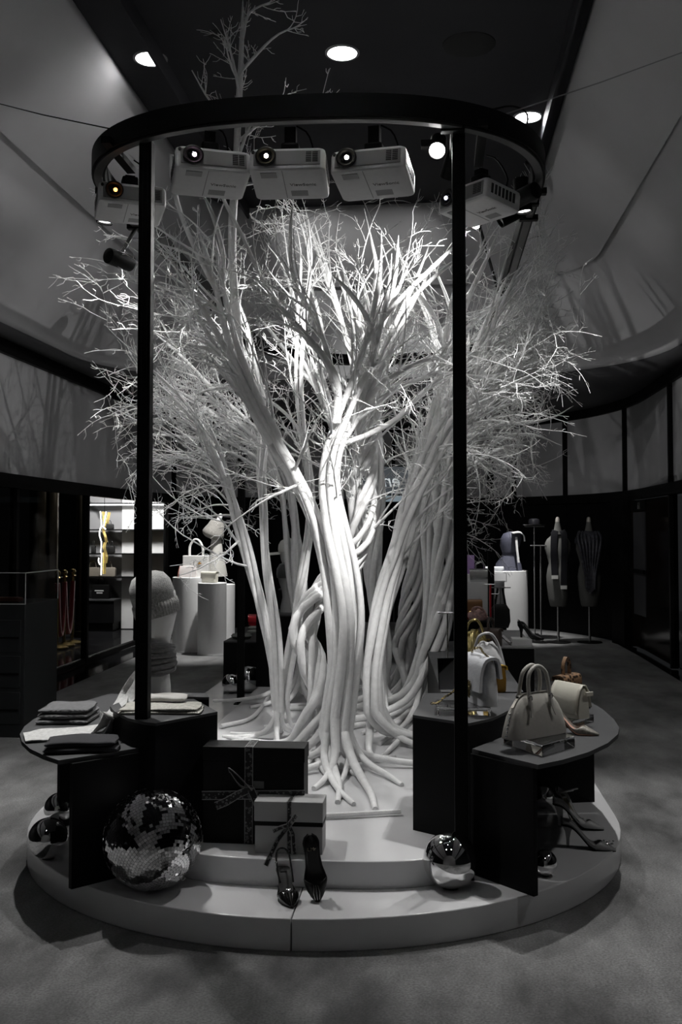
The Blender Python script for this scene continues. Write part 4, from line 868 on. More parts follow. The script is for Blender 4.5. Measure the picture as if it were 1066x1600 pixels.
def flap_bag(label, loc, rz, w_, h, d_, m, flap=None, clasp=GOLD, tilt=0, name='shoulder_bag'):
    o = thing(name, label, 'bag', loc, rot=(tilt, 0, rz)); sec = []
    for zt, s_ in ((0, .90), (.06, .98), (.5, 1), (.9, .97), (1, .86)):
        sec.append([(w_/2*s_*math.copysign(abs(math.cos(a))**.35, math.cos(a)), d_/2*(s_ if zt < .8 else s_*.85)*math.copysign(abs(math.sin(a))**.5, math.sin(a)), h*zt) for a in np.linspace(0, 2*math.pi, 24, endpoint=False)])
    obj('body', MB().loft(sec), m, o, smooth=50)
    fp = [Vector((0, d_*.46, h*.85)), Vector((0, d_*.40, h*1.0)), Vector((0, 0, h*1.035)), Vector((0, -d_*.42, h*1.0)), Vector((0, -d_*.53, h*.88)), Vector((0, -d_*.56, h*.6)), Vector((0, -d_*.56, h*.38))]
    obj('flap', MB().ribbon([Vector(p) for p in smooth_path(fp, 18)], (1, 0, 0), w_*1.0, .006), flap or m, o, smooth=60)
    if clasp: obj('clasp', MB().box((-.018, -d_*.62, h*.34), (.018, -d_*.56, h*.46)), clasp, o, bevel=.003)
    return o
# ivory bag on its riser
a = PZ(905, 1145, Z1); iv = (1.14, 4.86, Z1)
riser('flat acrylic riser under the ivory half moon bag', (iv[0], iv[1], Z1+.001), .95, .22, .13, .035)
o = thing('shoulder_bag', 'ivory half moon bag seen end on, on a flat acrylic riser', 'bag', (iv[0], iv[1], Z1+.037), .62)
sec = []
for y in np.linspace(-.09, .09, 9):
    s_ = (1-.25*abs(y/.09)**3); sec.append([(x*s_, y, z*(.75+.25*s_)) for x, z in ((-.042, 0), (-.046, .03), (-.038, .09), (-.024, .13), (-.008, .148), (.010, .148), (.026, .12), (.038, .07), (.044, .02), (.042, 0))])
obj('body', MB().loft(sec), IVORY, o, smooth=50)
obj('flap', MB().loft([[(x*1.06, y*1.04, z*1.03) for x, z in ((.040, .05), (.028, .118), (.008, .150), (-.010, .151), (-.028, .128), (-.042, .088), (-.050, .02))] for y in np.linspace(-.092, .092, 9)], closed=False, caps=False), IVORY, o, smooth=50, solid=.003)
obj('tab', MB().box((.0, -.105, .105), (.045, -.098, .125)), IVORY, o, bevel=.002)
obj('strap', MB().tube(smooth_path([(.04, .05, .10), (.075, .06, .11), (.06, .05, .03), (.05, .05, .0)], 12), .006, 8), mat('dark_brown_leather', (.03, .02, .016), .4), o)
# leopard bag
LEO = mat('leopard_print', (.12, .07, .04), .4); nt = LEO.node_tree; b = nt.nodes['Principled BSDF']; tc = nt.nodes.new('ShaderNodeTexCoord'); vo = nt.nodes.new('ShaderNodeTexVoronoi'); vo.inputs['Scale'].default_value = 55
crp = nt.nodes.new('ShaderNodeValToRGB'); crp.color_ramp.elements[0].color = (.012, .008, .006, 1); crp.color_ramp.elements[1].color = (.20, .12, .07, 1); crp.color_ramp.elements[0].position = .35; crp.color_ramp.elements[1].position = .5
nt.links.new(tc.outputs['Object'], vo.inputs['Vector']); nt.links.new(vo.outputs['Distance'], crp.inputs[0]); nt.links.new(crp.outputs[0], b.inputs['Base Color'])
a = PZ(886, 1095, Z1); lb = (1.17, 5.25, Z1)
riser('low acrylic riser under the leopard print bag', (lb[0], lb[1], Z1+.001), .6, .22, .12, .03)
o = flap_bag('small leopard print bag with a short top handle', (lb[0], lb[1], Z1+.032), .9, .17, .14, .07, LEO, LEO)
obj('top_handle', MB().ribbon([Vector(q) for q in smooth_path([(-.03, 0, .14), (-.028, 0, .20), (0, 0, .235), (.028, 0, .20), (.03, 0, .14)], 16)], (0, 1, 0), .02, .006), LEO, o)
# beige pump leaning on the riser
BEI = mat('beige_snakeskin', (.22, .205, .18), .45, noise=.35, nscale=90); PINK = mat('pink_lining', (.55, .27, .2), .5)
a = PZ(936, 1150, Z1); b_ = PZ(884, 1140, Z1); rz = -.35
shoe('beige snake print pump with pink lining beside the grey handbag', (a[0]-.245*math.cos(rz), a[1]-.245*math.sin(rz), Z1+.002), rz, .245, .10, BEI, 'pump', PINK)
# ---- tall block: white quilted bag, gold bag, soft bags, mirror plate
a, b_ = PZ(682, 1118, Z2), PZ(767, 1120, Z2); cx, cy = (a[0]+b_[0])/2, a[1]+.10
riser('wide acrylic riser under the white chain bag', (cx, cy, Z2+.001), .02, b_[0]-a[0], .2, .035)
wb = thing('shoulder_bag', 'white puffy leather bag with a gold emblem and chain on a wide riser', 'bag', (.71, cy+.02, Z2+.037), -1.2)
WBH = .205; sec = []
for t in np.linspace(0, 1, 12):
    sec.append([((.115+.006*math.sin(t*9+3*a))*(1-.12*abs(2*t-1)**3)*math.copysign(abs(math.cos(a))**.45, math.cos(a)), (.045*(1-.55*t)+.004*math.sin(12*t+5*a))*math.copysign(abs(math.sin(a))**.6, math.sin(a)), WBH*t) for a in np.linspace(0, 2*math.pi, 28, endpoint=False)])
obj('body', MB().loft(sec), WHL, wb, smooth=60)
fp = smooth_path([(0, .04, WBH*.6), (0, .028, WBH*.97), (0, 0, WBH*1.04), (0, -.035, WBH*.97), (0, -.054, WBH*.7), (0, -.060, WBH*.32)], 16)
obj('flap', MB().ribbon([Vector(p) for p in fp], (1, 0, 0), .236, .014), WHL, wb, smooth=60)
em = MB()
for k in range(16): em.tube([(.016*math.cos(a)+rng.uniform(-.014, .014), -.072, .07+rng.uniform(-.03, .03)+.012*math.sin(a)) for a in np.linspace(0, 6.283, 9)], .0028, 5)
obj('emblem', em, mat('aged_gold', (.35, .28, .14), .25, metal=1), wb, smooth=60)
ch = smooth_path([(-.11, 0, WBH), (-.06, -.02, WBH+.03), (0, -.01, WBH+.045), (.06, -.02, WBH+.03), (.11, 0, WBH)], 26)
cm = MB()
for i in range(25):
    m_ = (ch[i]+ch[i+1])/2; e = np.array([0, 1., 0]) if i % 2 else np.array([0, 0, 1.]); t = ch[i+1]-ch[i]; t /= np.linalg.norm(t)
    cm.tube([m_+t*.008*math.cos(a)+e*.005*math.sin(a) for a in np.linspace(0, 6.283, 9)], .0018, 5)
obj('chain', cm, MATS['aged_gold'], wb, smooth=60)
pc2 = thing('chain_strap', 'loose gold chain strap lying on the wide acrylic riser', 'chain', (.54, cy, Z2+.037)); cm = MB(); ch = smooth_path([(-.06, -.05, .004), (-.03, -.06, .01), (.0, -.03, .03), (.03, -.04, .05), (.05, -.02, .07), (.07, 0, .10)], 22)
for i in range(21):
    m_ = (ch[i]+ch[i+1])/2; e = np.array([0, 1., 0]) if i % 2 else np.array([0, 0, 1.]); t = ch[i+1]-ch[i]; t /= np.linalg.norm(t)
    cm.tube([m_+t*.008*math.cos(a)+e*.005*math.sin(a)+np.array([0, 0, .003]) for a in np.linspace(0, 6.283, 9)], .0018, 5)
o = obj('chain_links', cm, MATS['aged_gold'], pc2, smooth=60); o['kind'] = 'stuff'
obj('pull_tab', MB().box((.06, -.012, .06), (.075, .012, .105)), WHL, pc2, bevel=.003)
gb = PZ(776, 1083, Z2); flap_bag('small mustard bag with gold clasp behind the white bag', (gb[0], gb[1]+.08, Z2), -1.1, .13, .13, .07, mat('mustard_leather', (.28, .15, .02), .35), mat('gold_yellow_leather', (.6, .38, .06), .35))
SOFT = mat('soft_ivory_leather', (.52, .52, .53), .4, bump=.3, bscale=25)
def pouch(label, loc, rz, w_, h, d_, m, name='pouch_bag'):
    o = thing(name, label, 'bag', loc, rz); sec = []; ph = rng.uniform(0, 6, 3)
    for t in np.linspace(0, 1, 12):
        r = math.sin(math.pi*min(.96, .22+.76*t))**.6
        sec.append([((w_/2*r+.012*math.sin(5*a+7*t+ph[0]))*math.cos(a), (d_/2*r+.008*math.sin(4*a+ph[1]))*math.sin(a), h*t+.008*math.sin(3*a+ph[2])*t) for a in np.linspace(0, 2*math.pi, 26, endpoint=False)])
    m0 = min(p[2] for p in sec[0])
    obj('body', MB().loft([[(x, y, z-m0) for x, y, z in s_] for s_ in sec]), m, o, smooth=70)
    obj('strap', MB().tube(smooth_path([(-w_*.3, 0, h*.9), (-w_*.2, -.02, h*1.2), (w_*.1, -.03, h*1.25), (w_*.35, -.02, h*.9), (w_*.5, -.03, h*.3)], 16), .008, 8), m, o); return o
q = PZ(770, 1075, Z2); pouch('soft ivory knotted bag behind the mustard bag', (q[0]-.02, q[1]+.32, Z2), .3, .2, .2, .14, SOFT)
q = PZ(785, 1065, Z2); pouch('pale padded bag slumped at the block edge', (q[0]-.06, q[1]+.1, Z2), -.4, .14, .12, .12, mat('puffy_grey', (.4, .4, .42), .4, bump=.5, bscale=12))
q = PZ(742, 1055, Z2); pouch('shiny gold rounded bag behind the post', (q[0]-.0, q[1]+.12, Z2), .2, .16, .24, .13, mat('gold_leather', (.55, .45, .2), .2, metal=.8))
mp_ = PZ(690, 1083, Z2); ms = thing('leaning_mirror', 'small slanted mirror plate beside the trunks on the block', 'mirror', (mp_[0]+.06, mp_[1]+.12, Z2), .2)
obj('plate', MB().box((-.07, -.003, 0), (.08, .003, .16), Matrix.Rotation(-.25, 4, 'X')), MIRROR, ms); obj('backing', MB().box((-.072, .003, 0), (.082, .012, .162), Matrix.Rotation(-.25, 4, 'X')), BLACKM, ms)
def tstand(label, loc, h, w_=.12, hook=None):
    o = thing('display_stand', label, 'display stand', loc, group='thin steel display stands')
    obj('base', MB().lathe([(.001, 0), (.045, 0), (.045, .006), (.001, .006)], 20), STEEL, o); obj('rod', MB().tube([(0, 0, .004), (0, 0, h)], .004, 8), STEEL, o); obj('crossbar', MB().tube([(-w_/2, 0, h), (w_/2, 0, h)], .004, 8), STEEL, o); return o
q = PZ(701, 1075, Z2); tstand('thin steel stand beside the leaning mirror plate', (q[0], q[1]+.35, Z2), .36, .1)
# ---- far block with shoes
FX, FY = fb[0], fb[1]
wbx = single('shoe_riser', MB().box((FX-.15, FY+.05, Z2), (FX-.01, FY+.2, Z2+.05)), WHITEM, 'small white block under the black heels', 'riser', bevel=.003)
shoe('black heel with ankle cuff on the small white block', (FX-.10, FY+.16, Z2+.052), -.7, .22, .09, SUEDE, 'pump')
shoe('silver strappy sandal beside the small white block', (FX-.26, FY+.18, Z2), -.5, .22, .07, mat('silver_leather', (.5, .5, .5), .25, metal=.8), 'sling', SILV)
o = flap_bag('brown trapezoid bag with round ring handle', (FX-.30, FY+.05, Z2), -.5, .16, .12, .08, mat('taupe_leather', (.10, .075, .065), .45))
obj('ring_handle', MB().tube([(.0, .045*math.cos(a), .15+.045*math.sin(a)) for a in np.linspace(0, 6.283, 24)], .009, 8), MATS['taupe_leather'], o)
bb_ = thing('handbag', 'black slim bag hanging by long straps from a steel stand', 'bag', (FX-.20, FY+.55, Z2+.08))
obj('body', MB().loft([[(w_*sx, d_*sy, z) for sx, sy in ((-1, -1), (1, -1), (1, 1), (-1, 1))] for z, w_, d_ in ((0, .06, .02), (.05, .075, .03), (.14, .07, .025), (.18, .045, .012))]), SUEDE, bb_, bevel=.006)
for sx in (-1, 1): obj('strap', MB().ribbon([Vector((sx*.04, 0, .17)), Vector((sx*.018, 0, .30))], (1, 0, 0), .016, .004), SUEDE, bb_)
tstand('steel stand holding the black slim bag', (FX-.20, FY+.56, Z2), .385, .16)
for dx, dy, h, lab in ((-.47, .35, .42, 'steel stand with a red strap before the orange bag'), (-.40, .5, .34, 'low steel stand beside the red strap')): 
    st = tstand(lab, (FX-.0+dx*.62, FY+dy, Z2), h, .08)
single('strap', MB().ribbon([Vector((FX-.285, FY+.33, Z2+.42)), Vector((FX-.287, FY+.325, Z2+.30)), Vector((FX-.285, FY+.33, Z2+.16))], (1, 0, 0), .014, .004), mat('red_leather', (.5, .02, .03), .4), 'bright red strap hanging from a thin steel stand', 'strap')
block('low dark block carrying the orange bag beyond the steel stands', [(FX-.62, FY+1.3), (FX-.1, FY+1.3), (FX-.1, FY+1.9), (FX-.62, FY+1.9)], .23, .80)
flap_bag('orange and tan bag beyond the steel stands', (FX-.40, FY+1.45, .80), .2, .2, .16, .08, mat('orange_leather', (.55, .10, .02), .4), mat('tan_leather', (.3, .16, .07), .4))
pouch('pink and white printed bag before the orange bag', (FX-.34, FY+1.34, .80), .1, .16, .09, .08, mat('pink_print', (.7, .45, .42), .5, noise=.4, nscale=60))
# ---- far left heads, beret, folded things
def capped(label, loc, s_=1.0, dark=False):
    o = thing('head_form', label, 'head form', loc)
    obj('stem', MB().lathe([(.062*s_, 0), (.060*s_, .05*s_), (.044*s_, .13*s_), (.050*s_, .19*s_), (.078*s_, .27*s_), (.088*s_, .33*s_), (.07*s_, .40*s_), (.01, .42*s_)], 28), mat('grey_form', (.35, .35, .35), .6) if dark else WHITEM, o); return o
h1 = PZ(446, 958, .84); h1 = (h1[0], h1[1]+.12, .84); capped('small pale head form wearing the dark felt hat', h1, 1.0, True)
o = thing('felt_hat', 'dark round felt hat on the small head form', 'hat', (h1[0], h1[1], h1[2]+.33)); obj('crown', MB().lathe([(.092, -.03), (.098, 0), (.094, .05), (.07, .09), (.03, .105), (.002, .107)], 28), mat('dark_felt', (.03, .032, .034), .95, bump=.3, bscale=200, sheen=.4), o); obj('pin', MB().sphere((.075, -.055, .0), .009, 8, 6), GOLD, o)
h2 = PY(452, 930, h1[1]+.42); h2 = (h2[0], h2[1], 1.02)
block('narrow black block raising the head form with the white cap', [(h2[0]-.09, h2[1]-.08), (h2[0]+.09, h2[1]-.08), (h2[0]+.09, h2[1]+.10), (h2[0]-.09, h2[1]+.10)], .84 if h2[1] < QB[1]+.6 else .23, 1.02)
capped('pale head form wearing the white baseball cap', h2, 1.0)
o = thing('baseball_cap', 'white baseball cap with the peak pointing toward the pedestals', 'hat', (h2[0], h2[1], h2[2]+.335)); CAPM = mat('white_cotton', (.72, .71, .68), .8, bump=.2, bscale=60)
obj('crown', MB().lathe([(.100, 0), (.104, .03), (.100, .07), (.08, .105), (.045, .125), (.004, .13)], 28), CAPM, o, smooth=60)
obj('peak', MB().loft([[(-.07-.14*t, .085*math.cos(a)*(1-.35*t**2), -.012*t-.02*abs(math.cos(a))**2+.004) for a in np.linspace(0, math.pi, 13)] for t in np.linspace(0, 1, 7)], closed=False, caps=False), CAPM, o, smooth=70, solid=.004); obj('button', MB().sphere((0, 0, .131), .008, 8, 6), CAPM, o)
o = single('beret', MB().lathe([(.05, 0), (.085, .012), (.10, .03), (.085, .048), (.04, .056), (.002, .057)], 28, c=(q[0]*0+PZ(373, 1001, .545)[0], PZ(373, 1001, .545)[1]+.14, .545)), mat('grey_felt', (.14, .15, .14), .95, bump=.3, bscale=200), 'grey beret lying flat on the low block', 'hat')
pr_ = PZ(390, 995, .545); folded('folded_scarf', 'folded white scarf under the red wallet bag', 'scarf', (pr_[0]+.02, pr_[1]+.42, .545), .0, .2, .18, .07, KN_L, 2)
o = flap_bag('bright red flat clutch lying on the folded white scarf', (pr_[0]+.01, pr_[1]+.42, .617), .15, .2, .10, .12, mat('bright_red_leather', (.55, .015, .03), .3), name='clutch_bag')
lg = (QB[0]+.62, QB[1]+.62, .88); o = thing('leg_form', 'pale slim leg form standing behind the forked stem', 'leg form', lg); obj('leg', MB().lathe([(.045, 0), (.04, .05), (.036, .2), (.05, .34), (.03, .40), (.002, .41)], 24), WHITEM, o)
# ---- white pedestals, far left
def pedestal(label, x, y, r, h, m=None):
    o = thing('pedestal', label, 'pedestal', (x, y, 0), group='white round pedestals'); obj('drum', MB().lathe([(.001, .0), (r, 0), (r, h-.004), (r-.004, h), (.001, h)], 48, caps=False), m or WHITEM, o); obj('plinth_ring', MB().lathe([(r*.98, 0), (r+.004, 0), (r+.004, .01), (r*.98, .01)], 48, caps=False), WHITEM, o); return o
def col_at(pxl, pxr, ybot, ytop):
    c = PZ((pxl+pxr)/2, ybot, 0); s_ = proj(c)[2]; r = (pxr-pxl)/2/s_; return c[0], c[1]+r, r, 1.55-(ytop-830)/s_
x, y, r, h = col_at(262, 318, 1020, 903); pedestal('tallest white pedestal carrying the checked tote bag', x, y, r, h)
tb = thing('tote_bag', 'white checked tote bag with two tall handles on the pedestal', 'bag', (x+.08, y-.02, h), .1)
CHK = mat('white_check', (.78, .77, .75), .5, noise=.05, nscale=50)
obj('body', MB().box((-.165, -.06, 0), (.165, .06, .28)), CHK, tb, bevel=.006)
for sy in (-1, 1): obj('handle', MB().tube(smooth_path([(-.085, sy*.05, .26), (-.08, sy*.045, .40), (-.02, sy*.04, .49), (.04, sy*.04, .47), (.085, sy*.045, .38), (.09, sy*.05, .26)], 20), .010, 8), CHK, tb)
obj('emblem', MB().prism([(-.035, -.01), (.035, -.01), (.035, .004), (.012, .004), (.012, .02), (-.012, .02), (-.012, .004), (-.035, .004)], 0, .005).xf(Matrix.Translation((.05, -.066, .18)) @ Matrix.Rotation(math.pi/2, 4, 'X')), mat('amber_metal', (.7, .38, .08), .3, metal=.5), tb)
pc = thing('pouch_bag', 'pale pink checked pouch leaning before the tote bag', 'bag', (x-.0, y-.13, h), .1); obj('body', MB().loft([[(w_*sx, d_*sy, z) for sx, sy in ((-1, -1), (1, -1), (1, 1), (-1, 1))] for z, w_, d_ in ((0, .10, .02), (.05, .115, .025), (.13, .11, .012), (.15, .105, .005))]), mat('pink_check', (.75, .70, .68), .5), pc, bevel=.006); obj('strap', MB().tube(smooth_path([(-.105, -.01, .14), (-.12, -.03, .06), (-.12, -.05, -.02)], 10), .004, 6), mat('rose_leather', (.4, .15, .12), .5), pc)
x2, y2, r2_, h2_ = col_at(307, 352, 1023, 911); pedestal('shorter white pedestal carrying the small ivory bag', x2, y2-.12, r2_, h2_)
flap_bag('small ivory flap bag alone on the shorter pedestal', (x2-.03, y2-.12, h2_), -.25, .21, .135, .09, IVORY, IVORY, None)
x3, y3, r3_, h3_ = col_at(325, 362, 1015, 914); pedestal('white pedestal half behind the thin post', x3, y3+.05, r3_, h3_)
kf = thing('knit_form', 'bust form with a grey rolled knit collar behind the tote bag', 'bust form', (x+.28, y+.28, h)); KM = ribbed('oat_knit', (.26, .25, .23), 40, 'Z')
pass
obj('bust', MB().lathe([(.15, 0), (.13, .12), (.09, .28), (.075, .42), (.06, .55)], 28), mat('oat_plain', (.45, .44, .41), .8), kf); cm = MB(); Mk = Matrix.Translation((-.06, 0, .52)) @ Matrix.Rotation(math.radians(22), 4, 'Y')
obj('rolled_collar', MB().lathe([(.09, -.02), (.13, .0), (.15, .04), (.135, .09), (.115, .14), (.10, .20), (.08, .24), (.06, .22)], 32, M=Mk, caps=False), KM, kf, smooth=60); obj('neck_tip', MB().lathe([(.035, .2), (.03, .30), (.02, .33), (.001, .335)], 16, M=Mk), WHITEM, kf)
# ---- far right pedestals and goods
xa, ya, ra, ha = col_at(745, 829, 1003, 893); pedestal('broad white pedestal carrying the navy hooded form', xa, ya, ra, ha)
xb, yb, rb_, hb2 = col_at(722, 789, 1012, 909); pedestal('white pedestal before it carrying the silver bag', xb, yb-.25, rb_, hb2)
hd = thing('hooded_form', 'navy hooded garment standing on the broad pedestal', 'garment form', (xa+.12, ya-.05, ha)); NV = mat('navy_cloth', (.05, .052, .075), .7, bump=.3, bscale=30)
obj('body', MB().loft([[(rx_*math.cos(a)+ox, rx_*.7*math.sin(a), z) for a in np.linspace(0, 2*math.pi, 24, endpoint=False)] for z, rx_, ox in ((0, .20, -.02), (.10, .18, -.02), (.2, .12, 0), (.28, .10, .0))]), NV, hd, smooth=60)
obj('hood', MB().loft([[(rx_*math.cos(a)+ox, rx_*.9*math.sin(a), z) for a in np.linspace(0, 2*math.pi, 24, endpoint=False)] for z, rx_, ox in ((.26, .11, .0), (.36, .14, .0), (.46, .15, .02), (.53, .13, .04), (.56, .06, .05))]), NV, hd, smooth=60)
obj('lining_flap', MB().ribbon([Vector(p) for p in smooth_path([(.02, -.13, .54), (.13, -.12, .55), (.19, -.10, .50), (.20, -.10, .42)], 12)], (0, 1, .1), .14, .012), mat('pale_fleece', (.5, .5, .5), .9), hd, smooth=60)
obj('drawcord', MB().ribbon([Vector((.08, -.15, .48)), Vector((.09, -.17, .3)), Vector((.11, -.18, .12))], (1, 0, 0), .03, .006), MATS['pale_fleece'], hd)
flap_bag('lilac upright bag half behind the post on the pedestal', (xb-.22, yb-.15, hb2+.10), 0, .22, .24, .1, mat('lilac_leather', (.42, .27, .55), .5), None, None, name='tote_bag')
single('goods_riser', MB().box((xb-.36, yb-.24, hb2), (xb-.08, yb-.05, hb2+.10)), WHITEM, 'white riser block under the lilac bag', 'riser', bevel=.003)
sb_ = flap_bag('silver metallic bag with a round handle on the pedestal', (xb-.05, yb-.36, hb2), 0, .26, .17, .11, mat('silver_metallic', (.7, .7, .7), .22, metal=.9), None, None); obj('top_handle', MB().tube(smooth_path([(-.05, 0, .16), (-.04, 0, .24), (.02, 0, .27), (.06, 0, .23), (.07, 0, .16)], 14), .012, 8), MATS['silver_metallic'], sb_)
o = thing('clear_case', 'clear acrylic case beside the silver bag', 'case', (xb+.22, yb-.28, hb2)); obj('walls', MB().box((-.09, -.06, 0), (.09, .06, .12)), ACRYL, o, bevel=.004); obj('base', MB().box((-.085, -.055, .0), (.085, .055, .01)), WHITEM, o)
flap_bag('white soft bag lying on the broad pedestal edge', (xa-.12, ya-.28, ha), .1, .26, .06, .10, WHL, None, None)
# ---- dress forms and racks before the far wall
FORM = mat('grey_linen', (.09, .09, .085), .85, bump=.2, bscale=300)
def dress_form(label, px, py, rz):
    b0 = PZ(px, py, 0); o = thing('dress_form', label, 'dress form', b0, rz)
    obj('base', MB().lathe([(.001, 0), (.17, 0), (.17, .012), (.02, .02), (.001, .02)], 28), BLACKM, o); obj('pole', MB().tube([(0, 0, .01), (0, 0, .56)], .017, 12), STEEL, o)
    pr_ = [(.50, .10, .08), (.52, .115, .09), (.62, .135, .10), (.80, .155, .115), (.92, .160, .12), (1.02, .145, .105), (1.10, .125, .09), (1.20, .15, .10), (1.30, .178, .105), (1.38, .175, .09), (1.44, .145, .075), (1.49, .09, .06), (1.54, .058, .05), (1.62, .042, .04), (1.68, .030, .03)]
    obj('torso', MB().loft([[(a*math.copysign(abs(math.cos(t))**.85, math.cos(t)), b_*math.sin(t), z) for t in np.linspace(0, 2*math.pi, 28, endpoint=False)] for z, a, b_ in pr_]), FORM, o, smooth=70)
    obj('neck_cap', MB().lathe([(.030, 1.68), (.028, 1.72), (.018, 1.745), (.001, 1.75)], 16), mat('pale_wood', (.35, .33, .30), .5), o); return o
d1 = dress_form('grey dress form with a dark tie and belt hung round it', 873, 1004, -.15)
d2 = dress_form('grey dress form draped with a long dark scarf', 922, 1004, -.15)
L1 = Vector(d1.location); L2 = Vector(d2.location)
o = thing('necktie', 'black silk tie and stole with white ends on the dress form', 'tie', (L1[0], L1[1], 1.0)); SILK = mat('black_silk', (.008, .008, .010), .35); TIP = mat('white_tip', (.5, .5, .48), .6)
for P, w_ in (([(-.04, -.075, .56), (-.06, -.10, .48), (-.07, -.125, .3), (-.065, -.12, .1), (-.06, -.14, -.06)], .09), ([(.05, -.07, .56), (.075, -.10, .5), (.075, -.125, .3), (.07, -.12, .1), (.06, -.145, -.2)], .085)):
    s_ = obj('stole_end', MB().ribbon([Vector(p) for p in smooth_path(P, 16)], (1, .1, 0), w_, .008), SILK, o, smooth=60); e = P[-1]; obj('pale_tip', MB().box((e[0]-w_*.5, e[1]-.008, e[2]-.05), (e[0]+w_*.5, e[1]+.004, e[2])), TIP, s_)
obj('neck_loop', MB().tube([(.085*math.cos(a), .075*math.sin(a), .52+.02*math.sin(a)) for a in np.linspace(0, 6.283, 24)], .012, 8), SILK, o)
o = thing('long_scarf', 'long dark patterned scarf looped over the second dress form', 'scarf', (L2[0], L2[1], 1.0)); DS = mat('dark_printed_silk', (.035, .035, .045), .45, noise=.6, nscale=35)
cm = MB()
for k in range(7):
    x0 = -.11+.035*k; cm.tube(smooth_path([(x0*1.2, -.02, .54), (x0*1.5, -.10, .46), (x0*1.25, -.14, .3), (x0*.8, -.14, .05), (x0*.55, -.14, -.12-.03*math.cos(k-3)), (x0*.5, -.15, -.25-.02*(3-abs(k-3)))], 18), .022, 8)
obj('drape', cm, DS, o, smooth=60); obj('shoulder_wrap', MB().lathe([(.20, .38), (.195, .44), (.15, .51), (.09, .55), (.06, .55)], 28, caps=False).xf(Matrix.Scale(.62, 4, (0, 1, 0))), DS, o, smooth=60)
for px, h, lab in ((838, 1.62, 'tall thin rack with a crossbar near the dress forms'), (846, 1.35, 'shorter thin rack beside the tall one')):
    b0 = PZ(px, 1004, 0); o = thing('garment_rack', lab, 'rack', (b0[0], b0[1]+(.15 if h > 1.5 else 0), 0)); obj('base', MB().lathe([(.001, 0), (.13, 0), (.13, .01), (.001, .012)], 24), BLACKM, o); obj('rod', MB().tube([(0, 0, .01), (0, 0, h)], .010, 10), STEEL, o); obj('crossbar', MB().tube([(-.14, 0, h), (.14, 0, h)], .008, 8), STEEL, o)
    if h > 1.5:
        hh = thing('dark_hat', 'black hat resting on the tall rack', 'hat', (b0[0], b0[1]+.15, h+.009)); obj('brim', MB().lathe([(.06, 0), (.15, .006), (.16, .016), (.07, .014)], 24, caps=False), SILK, hh); obj('crown', MB().lathe([(.075, .008), (.08, .05), (.07, .09), (.03, .10), (.001, .10)], 24), SILK, hh)
single('form_platform', MB().prism([tuple(wp(s, .03)) for s in np.arange(s_at_px(835, True), s_at_px(955, True), .25)] + [tuple(PZ(x, y, .02)[:2]) for x, y in ((955, 1012), (900, 1016), (850, 1014))], .0, .02), mat('dark_platform', (.02, .02, .02), .8), 'low dark platform under the dress forms', 'platform') if False else None
# ================================================================== SHOP BEHIND THE GLASS
MALL = mat('mall_dark', (.010, .010, .011), .5)
struct('wall_mall', MB().box((-9.2, -3, 0), (-9.1, 20, 3.4)), MALL, 'dark wall across the mall walkway')
struct('ceiling', MB().box((-9.2, -3, 3.42), (XL-.05, 20, 3.5)), MALL, 'dark ceiling of the mall walkway')
struct('wall_mall', MB().box((-9.2, 19.9, 0), (-3.4, 20, 3.4)), MALL, 'dark end wall of the mall walkway')
SYY = 15.6
sx0, sx1 = PY(131, 900, SYY)[0], -3.75
MARB = mat('grey_marble', (.22, .22, .225), .35); nt = MARB.node_tree; b = nt.nodes['Principled BSDF']; tc = nt.nodes.new('ShaderNodeTexCoord'); wv = nt.nodes.new('ShaderNodeTexWave'); wv.inputs['Scale'].default_value = .8; wv.inputs['Distortion'].default_value = 9; wv.inputs['Detail'].default_value = 3; wv.bands_direction = 'DIAGONAL'
crp = nt.nodes.new('ShaderNodeValToRGB'); crp.color_ramp.elements[0].color = (.06, .06, .06, 1); crp.color_ramp.elements[1].color = (.24, .24, .245, 1); crp.color_ramp.elements[1].position = .12
nt.links.new(tc.outputs['Object'], wv.inputs['Vector']); nt.links.new(wv.outputs['Fac'], crp.inputs[0]); nt.links.new(crp.outputs[0], b.inputs['Base Color'])
xs = PY(192, 900, SYY)[0]
struct('wall_shop', MB().box((sx0-.1, SYY, 0), (xs, SYY+.1, 2.6)), MARB, 'grey veined marble wall of the shop across')
struct('wall_shop', MB().box((xs, SYY-.05, 0), (sx1, SYY+.1, 2.6)), mat('lit_marble', (.62, .62, .62), .4, noise=.05, nscale=3), 'lit marble pier of the shop across')  # lit stretch of the shop wall; its brightness is put into the colour
struct('ceiling', MB().box((sx0-.2, SYY-1.4, 2.62), (sx1, SYY+.1, 2.7)), WHITEM, 'white ceiling of the shop across')
sh_z = [PY(170, y, SYY)[2] for y in (827, 864, 900)]
for z, lab in zip(sh_z, ('top', 'middle', 'bottom')): single('wall_shelf', MB().box((sx0, SYY-.28, z-.02), (sx1, SYY-.051, z)), BLACKM, 'dark %s shelf on the marble wall of the shop' % lab, 'shelf', 'shelves on the marble wall', smooth=0)
zb_ = PY(170, 936, SYY)[2]; cbn = thing('shop_counter', 'long dark low cabinet under the marble wall shelves', 'cabinet', ((sx0+sx1)/2, SYY-.25, 0)); obj('body', MB().box((sx0, SYY-.42, .12), (xs, SYY-.001, zb_)), BLACK, cbn, world=True); obj('top', MB().box((sx0, SYY-.44, zb_), (xs, SYY-.001, zb_+.02)), TOPG, cbn, world=True); obj('kick', MB().box((sx0+.03, SYY-.38, 0), (xs-.03, SYY-.01, .12)), BLACKM, cbn, world=True)
